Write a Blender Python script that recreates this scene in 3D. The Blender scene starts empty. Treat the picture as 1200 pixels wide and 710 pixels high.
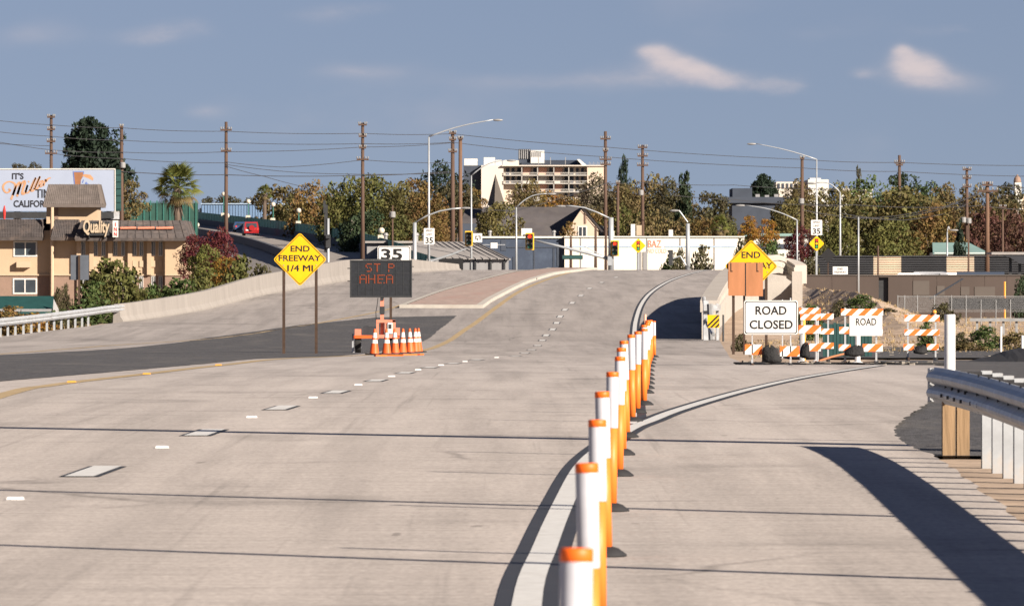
import bpy, math, random
import numpy as np
from mathutils import Vector, Matrix
R = math.radians
rnd = random.Random(7)
SC = bpy.context.scene
COL = SC.collection
# ------------------------------------------------------------------ camera, sky, sun, exposure
FPX, HOR, CX, CAMZ = 9000.0, 314.0, 600.0, 1.6      # focal length in px of the 1200 px photo, horizon row, eye height
cd = bpy.data.cameras.new('camera'); cam = bpy.data.objects.new('camera', cd); COL.objects.link(cam)
cam.location = (0, 0, CAMZ); cam.rotation_euler = (R(90), 0, 0)
cd.sensor_width = 36; cd.lens = 36*FPX/1200; cd.shift_y = (HOR-355)/1200
cd.clip_start = 1; cd.clip_end = 20000
cd.dof.use_dof = True; cd.dof.focus_distance = 170; cd.dof.aperture_fstop = 20
SC.camera = cam
SC.render.resolution_x, SC.render.resolution_y = 1024, 605
SUN_EL, SUN_AZ = 24.5, 47.0        # the sun stands behind the camera, to its right
w = bpy.data.worlds.new('World'); SC.world = w; w.use_nodes = True
def world():
    nt = w.node_tree; N = nt.nodes; L = nt.links; N.clear()
    out = N.new('ShaderNodeOutputWorld'); bg = N.new('ShaderNodeBackground'); L.new(bg.outputs[0], out.inputs[0])
    bg.inputs[1].default_value = 0.052
    tc = N.new('ShaderNodeTexCoord')
    sk = N.new('ShaderNodeTexSky'); sk.sky_type = 'NISHITA'; sk.sun_disc = False
    sk.sun_elevation = R(SUN_EL); sk.sun_rotation = R(180-SUN_AZ)
    sk.altitude = 0; sk.air_density = 1.0; sk.dust_density = 0.35; sk.ozone_density = 1.3
    # thin high veil: the whole dome is read a little higher up, so the horizon stays blue-grey
    ad = N.new('ShaderNodeVectorMath'); ad.operation = 'ADD'; ad.inputs[1].default_value = (0, 0, .12)
    nm = N.new('ShaderNodeVectorMath'); nm.operation = 'NORMALIZE'
    L.new(tc.outputs['Generated'], ad.inputs[0]); L.new(ad.outputs[0], nm.inputs[0]); L.new(nm.outputs[0], sk.inputs[0])
    hs = N.new('ShaderNodeHueSaturation'); hs.inputs['Saturation'].default_value = 1.0; hs.inputs['Value'].default_value = .52
    L.new(sk.outputs[0], hs.inputs['Color'])
    # clouds: low far cumulus banks and thin streaks, by direction (x/y, z/y)
    sp = N.new('ShaderNodeSeparateXYZ'); L.new(tc.outputs['Generated'], sp.inputs[0])
    def M(op, a, b=None, c=None, clamp=False):
        n = N.new('ShaderNodeMath'); n.operation = op; n.use_clamp = clamp
        for i, v in enumerate((a, b, c)):
            if v is None: continue
            if isinstance(v, (int, float)): n.inputs[i].default_value = v
            else: L.new(v, n.inputs[i])
        return n.outputs[0]
    mp = N.new('ShaderNodeMapping'); mp.inputs['Scale'].default_value = (1, 1, 2.2); L.new(tc.outputs['Generated'], mp.inputs[0])
    n1 = N.new('ShaderNodeTexNoise'); n1.inputs['Scale'].default_value = 190; n1.inputs['Detail'].default_value = 9; n1.inputs['Roughness'].default_value = .62
    L.new(mp.outputs[0], n1.inputs['Vector'])
    n2 = N.new('ShaderNodeTexNoise'); n2.inputs['Scale'].default_value = 34; n2.inputs['Detail'].default_value = 5
    L.new(mp.outputs[0], n2.inputs['Vector'])
    def blob(px, py, rx, ry, amp):
        u0, v0 = (px-CX)/FPX, (HOR-py)/FPX
        du = M('DIVIDE', M('SUBTRACT', M('DIVIDE', sp.outputs[0], M('MAXIMUM', sp.outputs[1], .01)), u0), rx/FPX)
        dv0 = M('SUBTRACT', M('DIVIDE', sp.outputs[2], M('MAXIMUM', sp.outputs[1], .01)), v0)
        dv = M('DIVIDE', dv0, ry/FPX)
        d = M('ADD', M('MULTIPLY', du, du), M('MULTIPLY', dv, dv))
        return M('MULTIPLY', M('POWER', 2.718, M('MULTIPLY', d, -1.0)), amp)
    tot = None
    for a in [(768, 60, 20, 9, .62), (790, 74, 30, 11, .62), (818, 84, 26, 10, .5), (850, 96, 36, 11, .36), (760, 92, 110, 16, .24), (918, 100, 40, 15, .30), (1068, 74, 26, 14, .62), (1085, 84, 30, 13, .45), (1100, 96, 48, 13, .36), (1056, 60, 12, 9, .5), (1012, 86, 20, 8, .26),
              (172, 46, 36, 13, .26), (215, 34, 50, 16, .22), (40, 40, 60, 14, .16), (238, 132, 26, 9, .24), (380, 20, 60, 10, .16), (425, 84, 60, 10, .2), (1110, 36, 50, 10, .18), (620, 96, 70, 10, .16), (430, 8, 60, 10, .18), (950, 40, 60, 10, .1)]:
        b = blob(*a); tot = b if tot is None else M('ADD', tot, b)
    def S(v, lo, hi, top):
        n = N.new('ShaderNodeMapRange'); n.interpolation_type = 'SMOOTHSTEP'; n.inputs[1].default_value = lo; n.inputs[2].default_value = hi; n.inputs[4].default_value = top; L.new(v, n.inputs[0]); return n.outputs[0]
    puff = M('ADD', tot, M('MULTIPLY', M('SUBTRACT', n1.outputs[0], .5), 1.15))
    body = M('MULTIPLY', S(puff, .02, .95, .56), S(tot, .02, .36, 1.0))
    veil = M('MULTIPLY', S(M('ADD', tot, M('MULTIPLY', M('SUBTRACT', n2.outputs[0], .5), .9)), .02, .6, .36), 1.0)
    dens = M('ADD', body, veil, clamp=True)
    vi = N.new('ShaderNodeMixRGB'); vi.blend_type = 'MULTIPLY'; vi.inputs[0].default_value = 1; vi.inputs[2].default_value = (.995, .88, 1.0, 1)   # violet-grey veil
    L.new(hs.outputs[0], vi.inputs[1])
    mx = N.new('ShaderNodeMixRGB'); mx.inputs[2].default_value = (4.9, 4.25, 4.25, 1)
    L.new(dens, mx.inputs[0]); L.new(vi.outputs[0], mx.inputs[1]); L.new(mx.outputs[0], bg.inputs[0])
world()
sl = bpy.data.lights.new('sun', 'SUN'); sl.energy = 5.0; sl.angle = R(.55); sl.color = (1, .885, .755)
so = bpy.data.objects.new('sun', sl); COL.objects.link(so); so.location = (60, -80, 60)
sdir = Vector((math.sin(R(SUN_AZ))*math.cos(R(SUN_EL)), -math.cos(R(SUN_AZ))*math.cos(R(SUN_EL)), math.sin(R(SUN_EL))))
so.rotation_euler = sdir.to_track_quat('Z', 'Y').to_euler()
SC.view_settings.view_transform = 'Standard'; SC.view_settings.look = 'None'
SC.view_settings.exposure = 1.47; SC.view_settings.gamma = 1
SC.render.engine = 'CYCLES'
SC.cycles.use_denoising = True
try: SC.cycles.denoiser = 'OPENIMAGEDENOISE'
except Exception: pass
SC.cycles.max_bounces = 6; SC.cycles.transparent_max_bounces = 12
# ------------------------------------------------------------------ materials
MATS = {}
def pm(name, col, var=.12, scale=2.0, rough=.75, metal=0, bump=0, bscale=None, stretch=(1, 1, 1), emit=None, spec=.3, dirt=None, dscale=.6):
    col = tuple(c*.84 for c in col); dirt = tuple(c*.84 for c in dirt) if dirt else None
    m = bpy.data.materials.new(name); m.use_nodes = True; MATS[name] = m
    nt = m.node_tree; N = nt.nodes; L = nt.links; b = N['Principled BSDF']
    b.inputs['Roughness'].default_value = rough; b.inputs['Metallic'].default_value = metal; b.inputs['Specular IOR Level'].default_value = spec
    tc = N.new('ShaderNodeTexCoord'); mp = N.new('ShaderNodeMapping'); mp.inputs['Scale'].default_value = stretch
    L.new(tc.outputs['Object'], mp.inputs[0])
    n = N.new('ShaderNodeTexNoise'); n.inputs['Scale'].default_value = scale; n.inputs['Detail'].default_value = 6; n.inputs['Roughness'].default_value = .62
    L.new(mp.outputs[0], n.inputs['Vector'])
    r = N.new('ShaderNodeValToRGB'); r.color_ramp.elements[0].position = .3; r.color_ramp.elements[1].position = .7
    r.color_ramp.elements[0].color = tuple(c*(1-var) for c in col)+(1,); r.color_ramp.elements[1].color = tuple(min(1, c*(1+var)) for c in col)+(1,)
    L.new(n.outputs[0], r.inputs[0]); last = r.outputs[0]
    if dirt:
        n3 = N.new('ShaderNodeTexNoise'); n3.inputs['Scale'].default_value = dscale; n3.inputs['Detail'].default_value = 8; n3.inputs['Roughness'].default_value = .7
        L.new(mp.outputs[0], n3.inputs['Vector'])
        r3 = N.new('ShaderNodeValToRGB'); r3.color_ramp.elements[0].position = .5; r3.color_ramp.elements[1].position = .72; r3.color_ramp.elements[1].color = (.75, .75, .75, 1)
        mx = N.new('ShaderNodeMixRGB'); mx.inputs[2].default_value = tuple(dirt)+(1,)
        L.new(n3.outputs[0], r3.inputs[0]); L.new(r3.outputs[0], mx.inputs[0]); L.new(last, mx.inputs[1]); last = mx.outputs[0]
    L.new(last, b.inputs['Base Color'])
    if bump:
        n2 = N.new('ShaderNodeTexNoise'); n2.inputs['Scale'].default_value = bscale or scale*4; n2.inputs['Detail'].default_value = 4
        L.new(mp.outputs[0], n2.inputs['Vector']); bp = N.new('ShaderNodeBump'); bp.inputs['Strength'].default_value = bump; bp.inputs['Distance'].default_value = .05
        L.new(n2.outputs[0], bp.inputs['Height']); L.new(bp.outputs[0], b.inputs['Normal'])
    if emit:
        b.inputs['Emission Color'].default_value = tuple(emit[:3])+(1,); b.inputs['Emission Strength'].default_value = emit[3]
    return m
def concrete_road(name, col, lo, hi):
    m = bpy.data.materials.new(name); m.use_nodes = True; MATS[name] = m
    nt = m.node_tree; N = nt.nodes; L = nt.links; b = N['Principled BSDF']; b.inputs['Roughness'].default_value = .85; b.inputs['Specular IOR Level'].default_value = .2
    tc = N.new('ShaderNodeTexCoord')
    def noise(st, sc, det=5, ro=.6):
        mp = N.new('ShaderNodeMapping'); mp.inputs['Scale'].default_value = st; L.new(tc.outputs['Object'], mp.inputs[0])
        n = N.new('ShaderNodeTexNoise'); n.inputs['Scale'].default_value = sc; n.inputs['Detail'].default_value = det; n.inputs['Roughness'].default_value = ro
        L.new(mp.outputs[0], n.inputs['Vector']); return n.outputs[0]
    def ramp(v, p0, c0, p1, c1):
        r = N.new('ShaderNodeValToRGB'); e = r.color_ramp.elements; e[0].position = p0; e[1].position = p1
        e[0].color = (c0, c0, c0, 1); e[1].color = (c1, c1, c1, 1); L.new(v, r.inputs[0]); return r.outputs[0]
    def mul(a, c):
        x = N.new('ShaderNodeMixRGB'); x.blend_type = 'MULTIPLY'; x.inputs[0].default_value = 1; L.new(a, x.inputs[1]); L.new(c, x.inputs[2]); return x.outputs[0]
    r = N.new('ShaderNodeValToRGB'); r.color_ramp.elements[0].color = tuple(lo)+(1,); r.color_ramp.elements[1].color = tuple(hi)+(1,)
    r.color_ramp.elements[0].position = .34; r.color_ramp.elements[1].position = .66
    L.new(noise((1, .06, 1), .55), r.inputs[0]); c = r.outputs[0]
    c = mul(c, ramp(noise((.5, 5, 1), 1.6, 4, .65), .3, .78, .7, 1.10))           # transverse broom and tine texture
    c = mul(c, ramp(noise((1, .25, 1), 22, 4, .75), .3, .76, .72, 1.16))       # grain
    c = mul(c, ramp(noise((1.1, .03, 1), 1.4, 4), .3, .80, .56, 1.03)); c = mul(c, ramp(noise((5, .035, 1), 1.3, 3), .62, 1.0, .74, .80))       # tyre tracks run along the lanes
    c = mul(c, ramp(noise((.35, .16, 1), .8, 6, .65), .56, 1.0, .70, .70))   # patchy stains
    c = mul(c, ramp(noise((.12, .5, 1), 1.1, 5, .7), .60, 1.0, .69, .80))   # damp bands across the lanes
    c = mul(c, ramp(noise((1, .2, 1), 3.3, 2, .5), .735, 1.0, .76, .62))   # small drips and scuffs
    vo = N.new('ShaderNodeTexVoronoi'); vo.feature = 'DISTANCE_TO_EDGE'; vo.inputs['Scale'].default_value = .23
    wv = N.new('ShaderNodeMixRGB'); wv.inputs[0].default_value = .35; nz = N.new('ShaderNodeTexNoise'); nz.inputs['Scale'].default_value = .9; nz.inputs['Detail'].default_value = 6
    L.new(tc.outputs['Object'], nz.inputs['Vector']); L.new(tc.outputs['Object'], wv.inputs[1]); L.new(nz.outputs['Color'], wv.inputs[2]); L.new(wv.outputs[0], vo.inputs['Vector'])
    cr = ramp(vo.outputs['Distance'], .0, .62, .012, 1.0); ms = ramp(noise((.3, .12, 1), .6, 2), .5, 0, .58, 1)
    cm = N.new('ShaderNodeMixRGB'); cm.inputs[1].default_value = (1, 1, 1, 1); L.new(ms, cm.inputs[0]); L.new(cr, cm.inputs[2]); c = mul(c, cm.outputs[0])   # hairline cracks
    # the concrete darkens with distance, in steps at the bridge approach joints
    sx = N.new('ShaderNodeSeparateXYZ'); L.new(tc.outputs['Object'], sx.inputs[0])
    mr = N.new('ShaderNodeMapRange'); mr.inputs[1].default_value = 60; mr.inputs[2].default_value = 900; L.new(sx.outputs[1], mr.inputs[0])
    rr = N.new('ShaderNodeValToRGB'); el = rr.color_ramp.elements; el[0].position = 0; el[0].color = (1.0, .985, .97, 1); el[1].position = 1; el[1].color = (.76, .77, .79, 1)
    for y, g in ((150, .93), (206, .84), (207.5, .75), (288, .77), (289.5, .68), (305, .72), (400, .74)):
        e = el.new((y-60)/840); e.color = (g, g*1.0, g*1.01, 1)
    L.new(mr.outputs[0], rr.inputs[0]); c = mul(c, rr.outputs[0])
    L.new(c, b.inputs['Base Color'])
    bp = N.new('ShaderNodeBump'); bp.inputs['Strength'].default_value = .25; bp.inputs['Distance'].default_value = .01
    L.new(noise((.6, 12, 1), 2.5, 3), bp.inputs['Height']); L.new(bp.outputs[0], b.inputs['Normal'])
    return m
def leafmat(name, var=.38):
    m = bpy.data.materials.new(name); m.use_nodes = True; MATS[name] = m
    nt = m.node_tree; N = nt.nodes; L = nt.links; b = N['Principled BSDF']; b.inputs['Roughness'].default_value = .7; b.inputs['Specular IOR Level'].default_value = .2
    oi = N.new('ShaderNodeObjectInfo'); at = N.new('ShaderNodeAttribute'); at.attribute_name = 'tone'
    geo = N.new('ShaderNodeTexCoord'); n = N.new('ShaderNodeTexNoise'); n.inputs['Scale'].default_value = 5.5; n.inputs['Detail'].default_value = 3
    L.new(geo.outputs['Object'], n.inputs['Vector'])
    hs = N.new('ShaderNodeHueSaturation')
    mr = N.new('ShaderNodeMapRange'); mr.inputs[1].default_value = .3; mr.inputs[2].default_value = .7; mr.inputs[3].default_value = .462; mr.inputs[4].default_value = .525
    L.new(n.outputs[0], mr.inputs[0]); L.new(mr.outputs[0], hs.inputs['Hue'])
    mv = N.new('ShaderNodeMapRange'); mv.inputs[3].default_value = 1-var; mv.inputs[4].default_value = 1+var
    L.new(at.outputs['Fac'], mv.inputs[0]); L.new(mv.outputs[0], hs.inputs['Value'])
    L.new(oi.outputs['Color'], hs.inputs['Color']); L.new(hs.outputs[0], b.inputs['Base Color'])
    tr = N.new('ShaderNodeBsdfTranslucent'); L.new(hs.outputs[0], tr.inputs[0])
    mx = N.new('ShaderNodeMixShader'); mx.inputs[0].default_value = .22
    L.new(b.outputs[0], mx.inputs[1]); L.new(tr.outputs[0], mx.inputs[2]); L.new(mx.outputs[0], N['Material Output'].inputs[0])
    return m
concrete_road('concrete', None, (.35, .318, .294), (.425, .386, .358))
pm('wall_concrete', (0.245, 0.225, 0.207), .1, 1.4, .85, bump=.2, dirt=(.19, .175, .16), dscale=.5, stretch=(1, 1, .35))
pm('kerb_concrete', (0.4, 0.375, 0.335), .12, 1.5, .85, dirt=(.36, .32, .28))
pm('parapet_concrete', (0.37, 0.34, 0.305), .1, 1.6, .85, bump=.2, dirt=(.32, .28, .24), dscale=.4)
pm('asphalt', (0.062, 0.060, 0.062), .5, 11, .9, stretch=(1, .2, 1), bump=.3, dirt=(.125, .115, .105), dscale=.8)
pm('road_asphalt', (0.25, 0.225, 0.205), .18, .5, .9, dirt=(.19, .175, .16))
pm('paint_white', (0.57, 0.565, 0.545), .12, 9, .6, dirt=(.45, .43, .40), dscale=4)
pm('paint_black', (.035, .036, .04), .2, 4, .6)
pm('paint_yellow', (0.37, 0.27, 0.14), .3, 3, .7, dirt=(.36, .31, .25), dscale=1.5)
pm('marker_amber', (.75, .33, .06), .1, 4, .4)
pm('dirt', (0.355, 0.27, 0.2), .35, .8, .95, bump=.7, bscale=3, dirt=(.28, .195, .135), dscale=.35)
pm('brick', (0.33, 0.25, 0.215), .2, 2.4, .9, stretch=(1, .3, 1), dirt=(.30, .17, .14))
pm('orange', (0.86, 0.185, 0.025), .06, 3, .5, dirt=(.52, .14, .03), dscale=7)
pm('cap_orange', (.85, .13, .01), .06, 3, .5)
pm('rubber', (.018, .018, .02), .2, 5, .8)
pm('sheeting', (0.44, 0.445, 0.485), .06, 14, .45, dirt=(.40, .39, .40), dscale=9)
pm('sign_yellow', (0.66, 0.375, 0.003), .03, 2, .45, dirt=(.76, .46, .01), dscale=1.5)
pm('sign_white', (0.6, 0.59, 0.57), .04, 2, .5, dirt=(.64, .62, .59), dscale=2)
pm('sign_black', (.012, .012, .013), .1, 3, .5)
pm('sign_back', (.10, .115, .14), .15, 2, .5, metal=.3)
pm('corten', (0.045, 0.026, 0.017), .3, 6, .8)
pm('wood', (0.22, 0.145, 0.08), .3, 5, .8, stretch=(1, 1, .1), bump=.3)
pm('plywood', (0.34, 0.145, 0.065), .16, 3, .8, stretch=(1, 1, .2), dirt=(.42, .18, .09), dscale=1.5)
pm('pole_wood', (0.075, 0.045, 0.032), .25, 3, .85, stretch=(1, 1, .15))
pm('galvanised', (.44, .46, .48), .2, 5, .5, metal=.35, dirt=(.30, .27, .24), dscale=2.2)
pm('post_metal', (0.36, 0.38, 0.4), .12, 6, .5, metal=.3, dirt=(.42, .36, .3), dscale=4)
pm('pole_metal', (0.33, 0.35, 0.37), .1, 3, .5, metal=.35)
pm('dark_steel', (.04, .042, .045), .2, 4, .5, metal=.3)
pm('screen', (.018, .020, .024), .25, 9, .45)
pm('led', (0.17, 0.036, 0.014), .1, 8, .5, emit=(1, .2, .07, .02))
pm('rail_orange', (.80, .14, .02), .1, 6, .5, dirt=(.6, .2, .08), dscale=5)
pm('trailer_orange', (0.6, 0.2, 0.13), .12, 4, .5, dirt=(.55, .24, .17))
pm('white_plastic', (0.64, 0.64, 0.64), .03, 5, .45, dirt=(.72, .71, .68), dscale=3)
pm('sandbag', (0.011, 0.011, 0.012), .3, 5, .8, bump=.5)
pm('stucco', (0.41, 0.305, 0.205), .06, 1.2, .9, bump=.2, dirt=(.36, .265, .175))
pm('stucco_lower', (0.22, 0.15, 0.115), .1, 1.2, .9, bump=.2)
pm('stucco_trim', (0.42, 0.32, 0.225), .06, 2, .85)
pm('roof_tile', (0.072, 0.062, 0.06), .3, 2.2, .85, dirt=(.17, .13, .11), dscale=1)
pm('roof_tile_pale', (0.135, 0.115, 0.105), .25, 2, .85, dirt=(.13, .105, .09))
pm('glass', (.035, .045, .055), .3, .8, .12, spec=.6)
pm('frame_white', (0.54, 0.53, 0.5), .05, 3, .5)
pm('sign_cream', (0.4, 0.32, 0.23), .08, 4, .5)
pm('sign_red', (.50, .035, .03), .1, 4, .5)
pm('neon', (.62, .22, .14), .1, 5, .5)
pm('board_white', (0.27, 0.315, 0.41), .03, .6, .6, dirt=(.25, .29, .38), dscale=.4)
pm('ink_black', (.015, .016, .022), .1, 3, .6)
pm('ink_gold', (.40, .22, .12), .12, 2, .6)
pm('ink_brown', (.23, .10, .045), .12, 2, .6)
pm('ink_blue', (.09, .14, .34), .1, 2, .6)
pm('green_paint', (0.025, 0.11, 0.09), .15, 1.5, .6)
pm('green_mesh', (0.1, 0.29, 0.21), .2, 1.5, .7)
pm('dark_green', (.012, .05, .048), .15, 2, .6)
pm('parapet_dark', (.075, .08, .095), .15, .5, .85)
pm('globe', (0.5, 0.45, 0.37), .05, 3, .4)
pm('blue_metal', (0.11, 0.18, 0.29), .12, .3, .6, stretch=(1, 1, .1))
pm('bluegrey', (0.036, 0.05, 0.08), .1, .25, .7, dirt=(.07, .095, .14))
pm('offwhite', (0.64, 0.6, 0.52), .05, .4, .8, dirt=(.68, .63, .53), dscale=.25)
pm('stripe_blue', (.30, .40, .52), .1, 1, .7)
pm('grey_siding', (0.22, 0.22, 0.225), .1, .6, .7, stretch=(3, 3, .2))
pm('grey_roof', (0.25, 0.235, 0.225), .14, .4, .7, dirt=(.28, .26, .25))
pm('shingle_dark', (.075, .068, .070), .2, .5, .9, dirt=(.1, .088, .08))
pm('gable_beige', (0.5, 0.4, 0.31), .06, .5, .85)
pm('slate', (0.04, 0.05, 0.07), .2, .4, .8)
pm('steeple_grey', (0.075, 0.066, 0.056), .15, .5, .85)
pm('hospital', (0.5, 0.415, 0.335), .06, .12, .85)
pm('hospital_pale', (0.5, 0.46, 0.41), .05, .1, .85)
pm('slab', (0.34, 0.33, 0.31), .08, .2, .8)
pm('curtain', (.62, .34, .24), .15, .3, .8)
pm('brown_wall', (0.068, 0.052, 0.045), .14, .22, .9, dirt=(.10, .08, .07), dscale=.12, stretch=(1, 1, .4))
pm('brown_patch', (0.09, 0.077, 0.068), .1, .5, .9)
pm('fence_dark', (0.045, 0.047, 0.053), .15, .5, .7)
pm('fence_cream', (0.55, 0.46, 0.36), .1, .4, .7, dirt=(.4, .34, .28))
pm('teal_roof', (0.18, 0.28, 0.265), .12, .3, .7)
pm('white_wall', (0.52, 0.51, 0.48), .05, .4, .8)
pm('windscreen', (.028, .030, .036), .2, .6, .85)
pm('car_red', (0.26, 0.012, 0.014), .05, 1, .3, spec=.5)
pm('car_blue', (.03, .06, .14), .05, 1, .3, spec=.5)
pm('car_white', (.75, .75, .74), .03, 1, .3, spec=.5)
pm('car_silver', (.45, .46, .48), .03, 1, .3, spec=.5, metal=.3)
pm('tyre', (.02, .02, .02), .1, 3, .85)
pm('signal_yellow', (.72, .42, .02), .06, 3, .5)
pm('red_lens', (.7, .03, .01), .05, 3, .3, emit=(1, .06, .02, .5))
pm('dark_lens', (.05, .035, .015), .1, 3, .3)
pm('green_lens', (.01, .08, .05), .1, 3, .3)
pm('picto_red', (.6, .03, .02), .05, 3, .5); pm('picto_green', (.02, .25, .08), .05, 3, .5)
pm('bark', (.10, .075, .058), .3, 3, .95, stretch=(1, 1, .2), bump=.4)
pm('insulator', (0.22, 0.22, 0.22), .1, 3, .4)
pm('pole_light', (.115, .066, .042), .25, 3, .85, stretch=(1, 1, .15))
pm('green_dark', (.018, .062, .048), .2, 1.5, .7)
pm('cone_orange', (0.7, 0.105, 0.02), .06, 3, .5)
pm('galv_dull', (.20, .205, .21), .15, 4, .6)
pm('wire', (.035, .035, .04), .1, 1, .7)
pm('letter_pink', (.62, .20, .14), .1, 1, .7); pm('letter_pale', (0.6, 0.36, 0.28), .1, 1, .7)
pm('stone_rubble', (0.2, 0.18, 0.155), .3, 4, .9)
pm('battery_black', (.03, .03, .035), .2, 3, .6)
leafmat('leaves'); leafmat('needles', .35)
# ------------------------------------------------------------------ road profile and pixel helpers
KN = [(-60, None), (40, None), (60, 553), (75, 506.5), (90, 477.6), (104, 459.4), (119, 446), (134, 437), (148, 430.7), (163, 426), (177, 422), (200, 417.5), (230, 412), (260, 406.5),
      (292, 399), (325, 383), (360, 364), (400, 345.5), (440, 333.5), (480, 325), (520, 319), (550, 316.3)]
_ky = np.array([k[0] for k in KN]+[600, 650, 720, 900], float)
_kz = np.array([0 if k[1] is None else CAMZ-(k[1]-HOR)*k[0]/FPX for k in KN]+[1.40, .9, 0, -1.3], float)
def pchip(x, y, q):
    h = np.diff(x); d = np.diff(y)/h; m = np.zeros_like(y); m[0] = d[0]; m[-1] = d[-1]
    for i in range(1, len(x)-1):
        if d[i-1]*d[i] > 0:
            a, b = 2*h[i]+h[i-1], h[i]+2*h[i-1]; m[i] = (a+b)/(a/d[i-1]+b/d[i])
    k = np.clip(np.searchsorted(x, q)-1, 0, len(x)-2); t = (q-x[k])/h[k]
    return (2*t**3-3*t**2+1)*y[k]+(t**3-2*t**2+t)*h[k]*m[k]+(-2*t**3+3*t**2)*y[k+1]+(t**3-t**2)*h[k]*m[k+1]
ROWS = np.concatenate([np.arange(-60, 20, 4.), np.arange(20, 180, 2.), np.arange(180, 560, 4.), np.arange(560, 901, 10.)])
RZ = pchip(_ky, _kz, ROWS)
def zr(Y): return float(np.interp(Y, ROWS, RZ))
_gy = np.arange(8, 552, .25); _gp = np.array([HOR+FPX*(CAMZ-zr(v))/v for v in _gy])
_gp = np.minimum.accumulate(_gp)
def gY(py): return float(np.interp(-py, -_gp, _gy))
def G(px, py):
    Y = gY(py); return Vector(((px-CX)*Y/FPX, Y, zr(Y)))
def P(px, py, Y): return Vector(((px-CX)*Y/FPX, Y, CAMZ+(HOR-py)*Y/FPX))
def X(px, Y): return (px-CX)*Y/FPX
def Z(py, Y): return CAMZ+(HOR-py)*Y/FPX
# ------------------------------------------------------------------ mesh builder and objects
class MB:
    def __init__(s): s.v = []; s.f = []; s.m = []; s.cur = 0
    def mat(s, i): s.cur = i; return s
    def add(s, vs, fs):
        o = len(s.v); s.v += [tuple(v) for v in vs]
        for f in fs: s.f.append(tuple(i+o for i in f)); s.m.append(s.cur)
        return s
    def quad(s, a, b, c, d): return s.add([a, b, c, d], [(0, 1, 2, 3)])
    def poly(s, pts): return s.add(pts, [tuple(range(len(pts)))])
    def box(s, x0, x1, y0, y1, z0, z1):
        v = [(x, y, z) for z in (z0, z1) for y in (y0, y1) for x in (x0, x1)]
        return s.add(v, [(0, 2, 3, 1), (4, 5, 7, 6), (0, 1, 5, 4), (2, 6, 7, 3), (0, 4, 6, 2), (1, 3, 7, 5)])
    def cbox(s, c, d, rz=0, rx=0, ry=0):
        M = Matrix.Rotation(rz, 3, 'Z') @ Matrix.Rotation(ry, 3, 'Y') @ Matrix.Rotation(rx, 3, 'X')
        v = [Vector(c)+M @ Vector((x*d[0]/2, y*d[1]/2, z*d[2]/2)) for z in (-1, 1) for y in (-1, 1) for x in (-1, 1)]
        return s.add(v, [(0, 2, 3, 1), (4, 5, 7, 6), (0, 1, 5, 4), (2, 6, 7, 3), (0, 4, 6, 2), (1, 3, 7, 5)])
    def tube(s, pts, rad, n=8, cap=True):
        pts = [Vector(p) for p in pts]
        if not isinstance(rad, (list, tuple)): rad = [rad]*len(pts)
        vs = []; fs = []
        for i, p in enumerate(pts):
            t = (pts[min(i+1, len(pts)-1)]-pts[max(i-1, 0)]).normalized()
            u = t.cross(Vector((0, 1, 0)) if abs(t.y) < .9 else Vector((1, 0, 0))).normalized(); q = t.cross(u)
            for k in range(n):
                a = 2*math.pi*(k+.5)/n; vs.append(p+(u*math.cos(a)+q*math.sin(a))*rad[i])
        for i in range(len(pts)-1):
            for k in range(n):
                a, b = i*n+k, i*n+(k+1) % n; fs.append((a, b, b+n, a+n))
        if cap: fs.append(tuple(range(n))[::-1]); fs.append(tuple(range((len(pts)-1)*n, len(pts)*n)))
        return s.add(vs, fs)
    def lathe(s, c, prof, n=16):
        c = Vector(c); vs = []; fs = []
        for r, z in prof:
            for k in range(n):
                a = 2*math.pi*k/n; vs.append(c+Vector((r*math.cos(a), r*math.sin(a), z)))
        for i in range(len(prof)-1):
            for k in range(n):
                a, b = i*n+k, i*n+(k+1) % n; fs.append((a, b, b+n, a+n))
        fs.append(tuple(range(n))[::-1]); fs.append(tuple(range((len(prof)-1)*n, len(prof)*n)))
        return s.add(vs, fs)
    def plate(s, xz, y0, y1):      # polygon in x,z extruded from y0 to y1
        n = len(xz); vs = [(x, y0, z) for x, z in xz]+[(x, y1, z) for x, z in xz]
        fs = [tuple(range(n)), tuple(range(n, 2*n))[::-1]]+[(i, n+i, n+(i+1) % n, (i+1) % n) for i in range(n)]
        return s.add(vs, fs)
    def plateyz(s, yz, x0, x1):
        n = len(yz); vs = [(x0, y, z) for y, z in yz]+[(x1, y, z) for y, z in yz]
        fs = [tuple(range(n)), tuple(range(n, 2*n))[::-1]]+[(i, n+i, n+(i+1) % n, (i+1) % n) for i in range(n)]
        return s.add(vs, fs)
    def ball(s, c, r, n=10, sz=1):
        return s.lathe(c, [(max(.001, r*math.sin(math.pi*i/(n//2+1))), -r*sz*math.cos(math.pi*i/(n//2+1))) for i in range(n//2+2)], n)
ORG = {}
def tag(o, label=None, cat=None, group=None, kind=None):
    if label: o['label'] = label
    if cat: o['category'] = cat
    if group: o['group'] = group
    if kind: o['kind'] = kind
    return o
def thing(name, loc, label, cat, group=None):
    o = bpy.data.objects.new(name, None); COL.objects.link(o); o.location = loc; o.empty_display_size = .2
    ORG[o] = Vector(loc); return tag(o, label, cat, group)
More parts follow.
